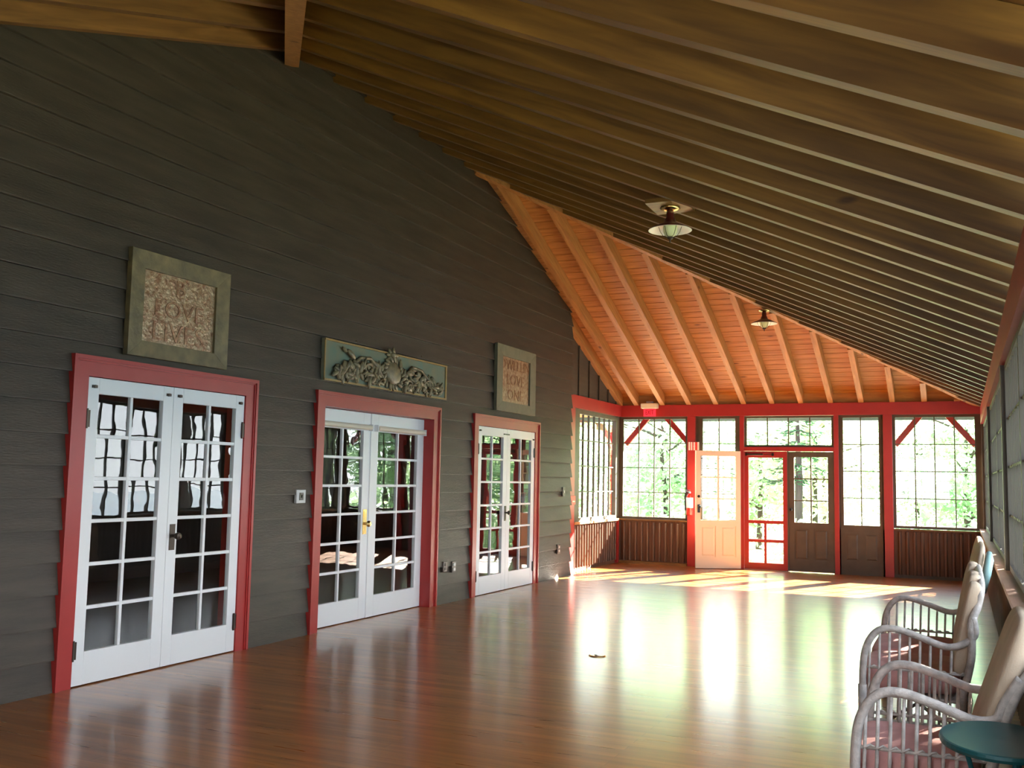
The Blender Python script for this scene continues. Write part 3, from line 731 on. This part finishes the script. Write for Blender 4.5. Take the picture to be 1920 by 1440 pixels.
for sg in (-1, 1):
    spiral(yc + sg * .80, 2.53, .115 if sg > 0 else .08, 1.6, -sg, .016, 1.2 if sg > 0 else 2)
    spiral(yc + sg * .46, 2.60, .09, 1.3, sg, .02, .4)
    spiral(yc + sg * .36, 2.49, .06, 1.2, -sg, .016, 2)
    pts = [(Xr + .02, yc + sg * a, b) for a, b in ((.16, 2.50), (.30, 2.62), (.44, 2.70), (.62, 2.69), (.74, 2.62), (.90, 2.55), (1.05, 2.48))]
    cv.tube(pts, [.018, .022, .02, .018, .018, .014, .010], 7)
    for i in range(95):
        a = rnd.uniform(.2, 1.10); zt_ = 2.70 - .25 * max(0, a - .5) - .02; cleaf(yc + sg * a, rnd.uniform(2.45, zt_), rnd.uniform(.04, .085), rnd.uniform(0, 3.1), rnd.uniform(.014, .028))
cleaf(yc - .82, 2.70, .09, -.5, .03); cleaf(yc - .93, 2.735, .05, -.5, .02)
cv.ball((Xr + .01, yc + .02, 2.595), .045, .17, .125, 16, 8, Matrix.Rotation(-.25, 3, 'X'))
for i in range(20):
    a = i / 20 * 2 * math.pi; cleaf(yc + .02 + .20 * math.cos(a), 2.595 + .15 * math.sin(a), .05, a + .6, .022)
for i in range(8):
    a = i / 8 * 2 * math.pi; cleaf(yc - .02 + .06 * math.cos(a), 2.79 + .04 * math.sin(a), .05, a, .022)
cv.ball((Xr + .03, yc - .02, 2.79), .035, .045, .035)
cv.build('carved_ornament', M_carve, r, smooth=True)
for yy in (8.44, 9.78): MB().lathe((A + .02, yy, 2.855 if yy < 9 else 2.86), [(.011, 0), (.011, .02), (0, .03)], 8, axis=(1, 0, 0)).build('hanging_nail', M_chrome, r)

# switch and outlets
def plate(name, y, z, m_, hw, hh, lab, cat, parts, grp=None):
    r = thing(name, (A + .02, y, z), lab, cat, grp)
    MB().box(A + .02, A + .048, y - hw, y + hw, z - hh, z + hh).build('cover_plate', m_, r, bevel=.003)
    for (dy, dz, a, b, nm, mm) in parts: MB().box(A + .048, A + .054, y + dy - a, y + dy + a, z + dz - b, z + dz + b).build(nm, mm, r)
plate('light_switch', 7.60, 1.29, M_grey, .07, .062, 'pale grey wall switch plate between the near and middle doors', 'switch', [(0, 0, .028, .035, 'rotary_dial', M_dplate), (0, .0, .012, .012, 'knob', M_grey)])
plate('wall_outlet', 10.48, .435, M_dplate, .05, .06, 'left brown wall outlet of the pair right of the middle door', 'outlet', [(0, .025, .02, .016, 'socket', M_black), (0, -.025, .02, .016, 'socket', M_black)])
plate('wall_outlet', 10.70, .418, M_dplate, .05, .065, 'right brown wall outlet of the pair right of the middle door', 'outlet', [(0, .028, .026, .018, 'socket', M_grey), (0, -.028, .026, .018, 'socket', M_grey)])
plate('wall_outlet', 14.12, .435, M_dplate, .06, .07, 'low brown wall outlet near the end of the dark siding', 'outlet', [(0, .028, .03, .018, 'socket', M_grey), (0, -.028, .03, .018, 'socket', M_grey)])
plate('light_switch', 14.30, 1.30, M_dplate, .05, .07, 'small brown switch plate near the end of the dark siding', 'switch', [(0, 0, .015, .02, 'toggle', M_grey)])
# pull station on the red jamb
r = thing('fire_alarm_box', (A2 + .02, 14.86, 1.12), 'small red alarm box on the red jamb beside the side window', 'alarm')
MB().box(A2 + .02, A2 + .07, 14.80, 15.02, 1.09, 1.23).build('housing', M_signred, r, bevel=.004); MB().box(A2 + .07, A2 + .08, 14.85, 14.97, 1.13, 1.15).build('pull_handle', M_offw, r)
# floor plate
r = thing('floor_outlet', (-2.86, 8.15, 0), 'small brass outlet cover set in the middle of the floor', 'outlet')
MB().lathe((-2.86, 8.15, 0), [(.075, 0), (.075, .004), (.062, .009), (0, .009)], 24).build('cover_ring', M_brass, r); MB().lathe((-2.86, 8.15, .009), [(.028, 0), (.026, .006), (0, .006)], 16).build('flip_lid', M_chrome, r)

# exit sign
r = thing('exit_sign', (-5.13, B - .12, 2.655), 'red exit sign under a cream lamp housing on the red beam', 'sign')
MB().box(-5.285, -4.98, B - .17, B - .05, 2.80, 2.895).build('lamp_housing', M_cream, r, bevel=.01)
MB().box(-5.245, -5.02, B - .115, B - .103, 2.655, 2.80).build('sign_panel', M_exitred, r)
text_mb('EXIT', .125, .003, lambda c: Vector((-5.132 + c.x * .62, B - .117 + c.z, 2.727 + c.y))).build('lettering', M_exitlet, r)
MB().box(-5.19, -5.07, B - .13, B - .07, 2.895, 2.93).build('mounting_plate', M_grey, r)
# striped sign on post
r = thing('striped_sign', (-4.33, B - .05, 2.05), 'small white and red striped sign on the red post above the extinguisher', 'sign')
MB().box(-4.425, -4.235, B - .062, B - .05, 2.05, 2.195).build('backing', M_offw, r)
s_ = MB()
for a, b in ((-4.395, -4.382), (-4.355, -4.335), (-4.305, -4.265)): s_.box(a, b, B - .065, B - .062, 2.05, 2.195)
s_.build('stripes', M_signred, r)
MB().lathe((-4.32, B - .064, 2.12), [(.0, 0), (.018, 0), (.018, -.003), (0, -.003)], 12, axis=(0, 1, 0)).build('spot', M_offw, r)
# extinguisher
ex, ey = -4.385, B - .13
r = thing('fire_extinguisher', (ex, ey, .90), 'red fire extinguisher with a white label hung on the red post', 'extinguisher')
MB().lathe((ex, ey, .90), [(.055, 0), (.06, .012), (.06, .30), (.052, .335), (.028, .365), (.02, .372), (.02, .385)], 20).build('cylinder', M_extred, r, smooth=True)
MB().lathe((ex, ey, 1.03), [(.0612, 0), (.0612, .18)], 20).build('label', M_label, r, smooth=True)
MB().lathe((ex, ey, 1.285), [(.022, 0), (.022, .03), (.01, .035)], 12).box(ex - .085, ex + .01, ey - .012, ey + .012, 1.315, 1.325).box(ex - .08, ex + .01, ey - .01, ey + .01, 1.335, 1.345).build('valve', M_chrome, r)
MB().tube([(ex - .02, ey, 1.30), (ex - .075, ey, 1.29), (ex - .088, ey, 1.22), (ex - .082, ey, 1.08), (ex - .078, ey, .98)], .010, 8).build('hose', M_black, r)
MB().box(ex - .03, ex + .03, ey + .06, B - .05, 1.1, 1.2).build('bracket', M_black, r)

# pendant lamps
def lamp(px, py, pz, label):
    r = thing('pendant_lamp', (px, py, pz), label, 'lamp')
    MB().lathe((px, py, pz), [(.0, .0), (.085, .0), (.088, -.012), (.06, -.026), (.03, -.034), (0, -.034)], 28).build('canopy', M_brass, r, smooth=True)
    z = pz - .03
    MB().lathe((px, py, z), [(.03, 0), (.034, -.03), (.034, -.06), (.045, -.075), (.05, -.10), (.075, -.115), (.12, -.135), (.185, -.165), (.187, -.17), (.12, -.139), (.072, -.12), (.045, -.105), (.03, -.08), (0, -.078)], 36).build('shade', M_redshade, r, smooth=True)
    MB().lathe((px, py, z), [(.0, -.112), (.06, -.124), (.12, -.1405), (.184, -.171), (.189, -.176), (.183, -.175), (.12, -.147), (.0, -.12)], 36).build('shade_lining', M_enamel, r, smooth=True)
    MB().lathe((px, py, z - .12), [(.055, 0), (.062, -.03), (.058, -.07), (.045, -.10), (.025, -.112), (0, -.115)], 24).build('globe', M_globe, r, smooth=True)
    cg = MB()
    for i in range(6):
        a = i * math.pi / 3 + .3; c_, s2 = math.cos(a), math.sin(a)
        cg.tube([(px + c_ * .10, py + s2 * .10, z - .14), (px + c_ * .085, py + s2 * .085, z - .185), (px + c_ * .06, py + s2 * .06, z - .225), (px, py, z - .248)], .0022, 5)
    cg.build('wire_guard', M_black, r)
    MB().lathe((px, py, z - .236), [(.03, 0), (.024, -.014), (.008, -.02), (.006, -.045), (0, -.048)], 14).build('finial', M_bronze, r, smooth=True)
    return r
lx, ly = -2.27, 8.262; bz = zmain(lx) - .02
bl = MB().box(lx - .17, lx + .17, ly - .2, ly + .2, bz, bz + .035).build('mounting_block', M_raf_x)
tag(bl, 'small flat wood block fixed between rafters above the nearer lamp', 'block')
lamp(lx, ly, bz, 'nearer dark red enamel pendant lamp hanging from the long roof slope')
lx2 = -2.56; ly2 = hip_y(lx2) - .0
lamp(lx2, ly2, zmain(lx2) - .03, 'farther dark red enamel pendant lamp hanging below the diagonal hip beam')

# wicker seats
def catmull(P, k=6):
    P = [Vector(p) for p in P]; out_ = []
    for i in range(len(P) - 1):
        p0 = P[max(i - 1, 0)]; p1 = P[i]; p2 = P[i + 1]; p3 = P[min(i + 2, len(P) - 1)]
        for j in range(k):
            t = j / k; out_.append(.5 * ((2 * p1) + (p2 - p0) * t + (2 * p0 - 5 * p1 + 4 * p2 - p3) * t * t + (3 * p1 - p0 - 3 * p2 + p3) * t ** 3))
    out_.append(P[-1]); return out_
def cushion(mb, c, sx, sy, sz, ez=.35, nx=14, ny=14, rot=None, tuft=None):
    """soft pillow box"""
    c = Vector(c); i = len(mb.v); pts = []
    def sgnp(v, e): return math.copysign(abs(v) ** e, v)
    m1, n1 = 12, 28
    for a in range(m1 + 1):
        ph = math.pi * (a / m1 - .5)
        for b in range(n1):
            th = 2 * math.pi * b / n1
            v = Vector((sx / 2 * sgnp(math.cos(ph), .3) * sgnp(math.cos(th), .3), sy / 2 * sgnp(math.cos(ph), .3) * sgnp(math.sin(th), .3), sz / 2 * sgnp(math.sin(ph), .55)))
            if rot: v = rot @ v
            mb.v.append(tuple(c + v))
    for a in range(m1):
        for b in range(n1):
            b2 = (b + 1) % n1; mb.f.append((i + a * n1 + b, i + a * n1 + b2, i + (a + 1) * n1 + b2, i + (a + 1) * n1 + b))
    return mb
def wicker_seat(name, y0, y1, xf, xb, label, cat, ztop=1.02, seats=1, round_top=False, R=.017, az=.68, lean=.19):
    r = thing(name, ((xf + xb) / 2, (y0 + y1) / 2, 0), label, cat)
    W_ = y1 - y0; bt = xb + lean; kx = lean / .19
    def armpath(y):
        return catmull([(xf - .01, y, 0), (xf - .01, y, .25), (xf - .005, y, .47), (xf + .02, y, az - .09), (xf + .08, y, az - .01), (xf + .17, y, az + .005), (xf + .30, y, az - .03), (xf + .42, y, az - .07), (xf + .50, y, az - .06), (xb + .10, y, az + .0), (xb + .6 * lean + .01, y, az + .10)], 5)
    for y in (y0, y1):
        MB().tube(armpath(y), R, 10).build('arm_frame', M_wick, r, smooth=True)
    # back frame arch
    bf = MB()
    P = [(xb + .02, y0, .30), (xb + .08, y0, .55), (xb + .6 * lean, y0 + .0, .74), (bt - .02, y0 + .03, ztop - .12), (bt, y0 + .12, ztop - .02), (bt, (y0 + y1) / 2, ztop + .01), (bt, y1 - .12, ztop - .02), (bt - .02, y1 - .03, ztop - .12), (xb + .6 * lean, y1, .74), (xb + .08, y1, .55), (xb + .02, y1, .30)]
    bf.tube(catmull(P, 6), R * 1.05, 10)
    n_ = int(W_ / .07)
    for i in range(1, n_):
        y = y0 + W_ * i / n_; bf.tube([(xb + .03, y, .36), (xb + .10, y, .62), (bt - .02, y, ztop - .03)], .006, 5)
    bf.build('back_frame', M_wick, r, smooth=True)
    # legs
    for y in (y0, y1):
        MB().tube([(xf - .01, y, 0), (xf - .01, y, .36)], R * 1.25, 10).build('leg', M_wick, r, smooth=True)
        MB().tube([(xb + .07, y, 0), (xb + .03, y, .20), (xb + .03, y, .40)], R * 1.2, 10).build('leg', M_wick, r, smooth=True)
    # spindles
    for y in (y0, y1):
        sp_ = MB(); path = armpath(y)
        m = 9
        for i in range(m):
            x = xf + .035 + i * (xb - xf) / m
            zz = min(path, key=lambda p: abs(p.x - x) + (0 if p.z > .5 else 9)).z
            sp_.tube([(x - .02, y, .17), (x, y, zz)], .0075, 6)
        for zr, rr in ((.17, .012), (.31, .008), (.46, .007)): 
            sp_.tube([(xf, y, zr), (xb + .05, y, zr - .0)], rr, 8)
        sp_.tube([(xf + (xb - xf + .05) * j / 40, y + .008 * math.sin(j * 1.6), .465 + .008 * math.cos(j * 1.6)) for j in range(41)], .005, 5)
        sp_.build('side_spindles', M_wick, r, smooth=True)
    sf = MB()
    for (xx, zz) in ((xf, .31), (xf, .17), (xb + .03, .31)): sf.tube([(xx, y0, zz), (xx, y1, zz)], .013, 8)
    for i in range(1, int(W_ / .08)): sf.tube([(xf, y0 + i * .08, .17), (xf, y0 + i * .08, .31)], .006, 5)
    sf.box(xf, xb + .04, y0 + .01, y1 - .01, .30, .318)
    sf.tube([(xf + .02, y0 + .02, .10), (xb, y1 - .02, .14)], .011, 6); sf.tube([(xf + .02, y1 - .02, .10), (xb, y0 + .02, .14)], .011, 6)
    sf.build('seat_frame', M_wick, r, smooth=False)
    for i in range(seats):
        a = y0 + .02 + (W_ - .04) * i / seats; b = y0 + .02 + (W_ - .04) * (i + 1) / seats
        cushion(MB(), ((xf + xb) / 2 - .01, (a + b) / 2, .385), xb - xf + .06, b - a - .01, .13).build('seat_cushion', M_cush, r, smooth=True)
        rot = Matrix.Rotation(-math.atan2(ztop - .5, .16) + 0, 3, 'Y')
        bc = MB(); h_ = (ztop - .40)
        if round_top:
            nb = 4; sw = (b - a) / nb
            for q in range(nb):
                tq = abs((q + .5) / nb - .5) * 2; hh = h_ * (1 - .10 * tq * tq)
                cushion(bc, (xb + lean * .45, a + sw * (q + .5), .44 + hh / 2), hh, sw * 1.08, .085, rot=Matrix.Rotation(-math.atan2(h_, lean * .8), 3, 'Y'))
        else:
            cushion(bc, (xb + lean * .42, (a + b) / 2, .44 + h_ / 2), h_, b - a, .09, rot=Matrix.Rotation(-math.atan2(h_, lean * .8), 3, 'Y'))
        bc.build('back_cushion', M_cush2, r, smooth=True)
    return r
wicker_seat('wicker_armchair', 4.27, 4.93, -.40, .03, 'nearest wicker armchair behind the green table, pink seat cushion', 'chair', .97, 1, False, .02, lean=.25)
wicker_seat('wicker_settee', 6.12, 7.80, -.53, -.05, 'wider wicker seat with ribbed beige back cushions behind the nearest armchair', 'settee', .96, 2, True, .02, lean=.14)
# padded panel leaning at the right wall behind the settee
r = thing('leaning_cushion', (.1, 9.3, 0), 'tall flat pink-beige padded cushion leaning on the right wall behind the settee', 'cushion')
lc = MB(); cushion(lc, (.03, 9.35, .54), 1.05, 2.3, .07, rot=Matrix.Rotation(-math.atan2(1.05, .23), 3, 'Y')); lc.build('padding', M_cush2, r, smooth=True)
MB().tube([(.13, 8.22, .72), (.16, 8.20, .86), (.18, 8.24, .96), (.18, 8.32, 1.0)], [.022, .03, .03, .022], 10).build('piping_roll', M_tealp, r, smooth=True)

# green table
tx, ty, tz = .105, 3.95, .62
r = thing('side_table', (tx, ty, 0), 'low dark green metal table with an oval top in front of the armchair', 'table')
MB().lathe((tx, ty, tz), [(0, -.012), (.185, -.012), (.195, -.016), (.198, -.006), (.195, .004), (.188, .006), (.0, .0)], 48, sy=1.38).build('table_top', M_teal, r, smooth=False)
MB().lathe((tx, ty, tz), [(.12, -.03), (.125, -.03), (.125, -.012), (.12, -.012)], 32, sy=1.38).build('apron_ring', M_teal, r)
for i in range(3):
    a = .9 + i * 2 * math.pi / 3; c_, s2 = math.cos(a), math.sin(a) * 1.2
    MB().tube([(tx + c_ * .12, ty + s2 * .12, tz - .02), (tx + c_ * .05, ty + s2 * .05, .34), (tx + c_ * .09, ty + s2 * .09, .12), (tx + c_ * .15, ty + s2 * .15, 0)], .009, 8).build('leg', M_teal, r, smooth=True)
MB().lathe((tx, ty, .30), [(.045, 0), (.052, .004), (.045, .01)], 20).build('brace_ring', M_teal, r)

# ================================================================== OUTSIDE
def grid(name, m_, x0, x1, y0, y1, z, label=None):
    o = MB().box(x0, x1, y0, y1, z - .3, z).build(name, m_); return st(o)
grid('ground', M_grass, -60, 9, 18.8, 70, -.5); grid('ground', M_grass, -60, -10.9, -12, 18.8, -.5); grid('ground', M_grass, .6, 9, -12, 18.8, -1.0)
st(MB().box(-10.7, 1.2, B + .13, 18.9, -.3, -.02).build('outside_deck', M_deckgrey))
st(MB().box(-10.7, A2 - .13, E + .02, B + .13, -.3, -.02).build('outside_deck', M_deckgrey))
st(MB().box(9, 260, -120, 160, -2.6, -2.4).build('lake', M_water))
hm = MB(); pts = [(-120 + i * 14) for i in range(24)]
hz = [(14 + 9 * math.sin(i * .55) + 4 * math.sin(i * 1.7)) for i in range(24)]
for i in range(23): hm.hull([(250, pts[i], -2.5), (250, pts[i + 1], -2.5), (290, pts[i + 1], -2.5), (290, pts[i], -2.5)], [(262, pts[i], hz[i]), (262, pts[i + 1], hz[i + 1]), (285, pts[i + 1], hz[i + 1]), (285, pts[i], hz[i])])
st(hm.build('hill', M_hill))

def foliage(n_cl, per, R3, c, leaf_s, rnd, flat=1.0):
    mb = MB(); V = mb.v; F_ = mb.f
    for _ in range(n_cl):
        while True:
            u = Vector((rnd.uniform(-1, 1), rnd.uniform(-1, 1), rnd.uniform(-1, 1)))
            if u.length < 1: break
        u = u * (.55 + .45 * u.length) if u.length > 0 else u
        cc = Vector((c[0] + u.x * R3[0], c[1] + u.y * R3[1], c[2] + u.z * R3[2])); cs = rnd.uniform(.25, .55)
        for _ in range(per):
            p = cc + Vector((rnd.gauss(0, cs), rnd.gauss(0, cs), rnd.gauss(0, cs * .6 * flat)))
            a = Vector((rnd.gauss(0, 1), rnd.gauss(0, 1), rnd.gauss(0, .6))).normalized(); b = a.orthogonal().normalized()
            b = (Matrix.Rotation(rnd.uniform(0, 6.28), 3, a) @ b); s_ = leaf_s * rnd.uniform(.6, 1.3); i = len(V)
            V.append(tuple(p - a * s_)); V.append(tuple(p + b * s_ * .5)); V.append(tuple(p + a * s_)); V.append(tuple(p - b * s_ * .5)); F_.append((i, i + 1, i + 2, i + 3))
    return mb
def tree(x, y, h_, cr_, mt, label, cat, group, rnd, name='leafy_tree', zc=None, base=-.5, n_cl=75, per=62, ls=.10):
    r = thing(name, (x, y, base), label, cat, group); zc = zc if zc is not None else h_ * .55
    tm = MB().tube(catmull([(x, y, base), (x + rnd.uniform(-.1, .1), y, base + h_ * .3), (x + rnd.uniform(-.2, .2), y, base + h_ * .6), (x, y, base + h_ * .9)], 4), [.10 - .08 * i / 12 for i in range(13)], 8)
    for i in range(7):
        a = rnd.uniform(0, 6.28); z = base + h_ * rnd.uniform(.25, .75)
        tm.tube([(x, y, z), (x + math.cos(a) * cr_ * .4, y + math.sin(a) * cr_ * .4, z + .3), (x + math.cos(a) * cr_ * .8, y + math.sin(a) * cr_ * .8, z + .5)], [.035, .025, .012], 5)
    tm.build('trunk', M_trunk, r)
    foliage(n_cl, per, (cr_, cr_, h_ * .48), (x, y, base + zc), ls, rnd).build('foliage', mt, r)
    return r
rnd = random.Random(11)
LB = 'sunlit pale green leafy tree outside beyond the far end windows'
protos = [tree(-3.5, 27, 5.2, 1.9, M_leafA, LB, 'tree', 'trees beyond the far end windows', rnd), tree(0.2, 26, 4.6, 1.8, M_leafB, LB, 'tree', 'trees beyond the far end windows', rnd), tree(-7.2, 26, 5.0, 1.9, M_leafB, LB, 'tree', 'trees beyond the far end windows', rnd)]
spots = [(3.2, 28, 0), (-10.8, 27.5, 1), (-14.5, 27, 0), (-5.6, 30.5, 1), (-1.2, 31.5, 2), (2.8, 33, 1), (-9.6, 32.5, 0), (7.0, 30, 2), (-14, 33, 2), (-19, 29, 1), (-4.6, 38, 0), (0, 39, 1), (-9.8, 39.5, 2), (-15.5, 40, 0), (4.6, 39.5, 0), (-21, 35.5, 2), (-25, 30, 1)]
for i, (x, y, k) in enumerate(spots):
    t_ = copy_tree(protos[k], (x, y, -.5)); s_ = rnd.uniform(.85, 1.12) * (1.25 if y > 35 else 1); t_.scale = (s_, s_, s_); t_.rotation_euler.z = rnd.uniform(0, 6.28)
LS = 'green leafy tree outside the left side window'
sp0 = tree(-13.0, 19.5, 5.6, 2.0, M_leafA, LS, 'tree', 'trees outside the side window', rnd)
for (x, y) in ((-15.5, 23), (-16, 17), (-19, 20), (-12.5, 23.2), (-21, 25), (-24, 20)):
    t_ = copy_tree(sp0, (x, y, -.5)); t_.rotation_euler.z = rnd.uniform(0, 6.28)
# low shrubs under the trees
sr = thing('shrub', (-2.5, 23.5, -.5), 'low bright green shrub outside under the trees', 'shrub', 'shrubs outside')
foliage(26, 60, (1.2, .8, .5), (-2.5, 23.5, 0), .07, rnd).build('foliage', M_leafA, sr); MB().tube([(-2.5, 23.5, -.5), (-2.5, 23.5, .1)], .03, 6).build('stem', M_trunk, sr)
for (x, y) in ((.5, 24), (-5.8, 24.2), (-9, 23.8), (3.4, 24.6), (-12.4, 26), (-15.6, 21), (-12, 17.6), (-.9, 23.0)):
    t_ = copy_tree(sr, (x, y, -.5)); t_.rotation_euler.z = rnd.uniform(0, 6.28)
# conifer bough tree seen in the transom
def conifer(x, y, h_, label, group, base, rnd, w_=1.6, clear=.15, tr_=.12, dens=1.0):
    r = thing('conifer', (x, y, base), label, 'tree', group)
    br = MB().tube([(x, y, base), (x + .05, y, base + h_ * .5), (x, y, base + h_)], [tr_, tr_ * .7, .02], 10)
    mb = MB(); V = mb.v; F_ = mb.f; z = base + h_ * clear
    while z < base + h_ * .98:
        q = 1 - (z - base) / h_; L = w_ * (q ** .7) + .15
        for _ in range(5):
            a = rnd.uniform(0, 6.28); e = Vector((x + math.cos(a) * L, y + math.sin(a) * L, z - .18 * L)); s0 = Vector((x, y, z)); br.tube([s0, e], [.018, .006], 4)
            for k in range(int((34 if h_ < 8 else 90) * L * dens)):
                t = rnd.uniform(.15, 1.05); p = s0.lerp(e, t) + Vector((rnd.gauss(0, .09), rnd.gauss(0, .09), rnd.gauss(-.02, .05)))
                d = Vector((math.cos(a) + rnd.gauss(0, .6), math.sin(a) + rnd.gauss(0, .6), rnd.gauss(-.2, .25))).normalized(); b = d.orthogonal().normalized(); i = len(V)
                q_ = 1 if h_ < 8 else 1.7; V.extend([tuple(p - d * .09 * q_), tuple(p + b * .02 * q_ * q_), tuple(p + d * .09 * q_), tuple(p - b * .02 * q_ * q_)]); F_.append((i, i + 1, i + 2, i + 3))
        z += .28 / max(.3, dens) if h_ < 8 else .55
    mb.build('needles', M_leafC, r); br.build('trunk', M_trunk, r); return r
conifer(-3.6, 24.6, 4.3, 'small dark conifer seen through the transom above the far doors', None, -.5, rnd, .9, .5)
# tall lakeside pines (mirrored in the door glass; crowns made dense to block sun)
pn = conifer(6.3, 15.2, 13, 'tall dark pine on the lake bank outside the right wall', 'lakeside pines', -1.0, rnd, 2.7, .40, .26, 1.5)
for (x, y) in ((6.0, 18.4), (6.6, 21.6), (5.9, 24.8), (6.4, 28.0), (6.0, 11.6), (8.8, 26.4), (7.2, 31.2)):  # further pines added in a row to keep sun off the chairs
    t_ = copy_tree(pn, (x, y, -1.0)); t_.rotation_euler.z = rnd.uniform(0, 6.28)

# white railing of the outside deck, left
r = thing('deck_railing', (-10.4, 17, -.02), 'white deck railing with thin balusters outside the side window', 'railing')
MB().box(-10.45, -10.35, 14.7, 21, .80, .86).build('top_rail', M_white, r); MB().box(-10.43, -10.37, 14.7, 21, .08, .13).build('bottom_rail', M_white, r)
for i in range(43): MB().box(-10.42, -10.38, 14.75 + i * .146, 14.79 + i * .146, .13, .80).build('baluster', M_white, r)
for yy in (14.7, 17.8, 20.95): MB().box(-10.46, -10.34, yy - .05, yy + .05, -.3, .95).build('post', M_white, r)
# outer red porch post with its braces
r = thing('porch_post', (-6.13, 18.25, -.3), 'red outdoor post with a diagonal brace seen through the side window', 'post')
MB().box(-6.19, -6.07, 18.19, 18.31, -.3, 2.5).build('post', M_red, r)
MB().beam((-6.13, 18.22, 2.0), (-6.13, 17.75, 2.45), .08, .06, up=(1, 0, 0)).build('brace', M_red, r)
MB().box(-6.18, -6.08, 15.0, 18.19, 2.42, 2.54).build('header', M_red, r)
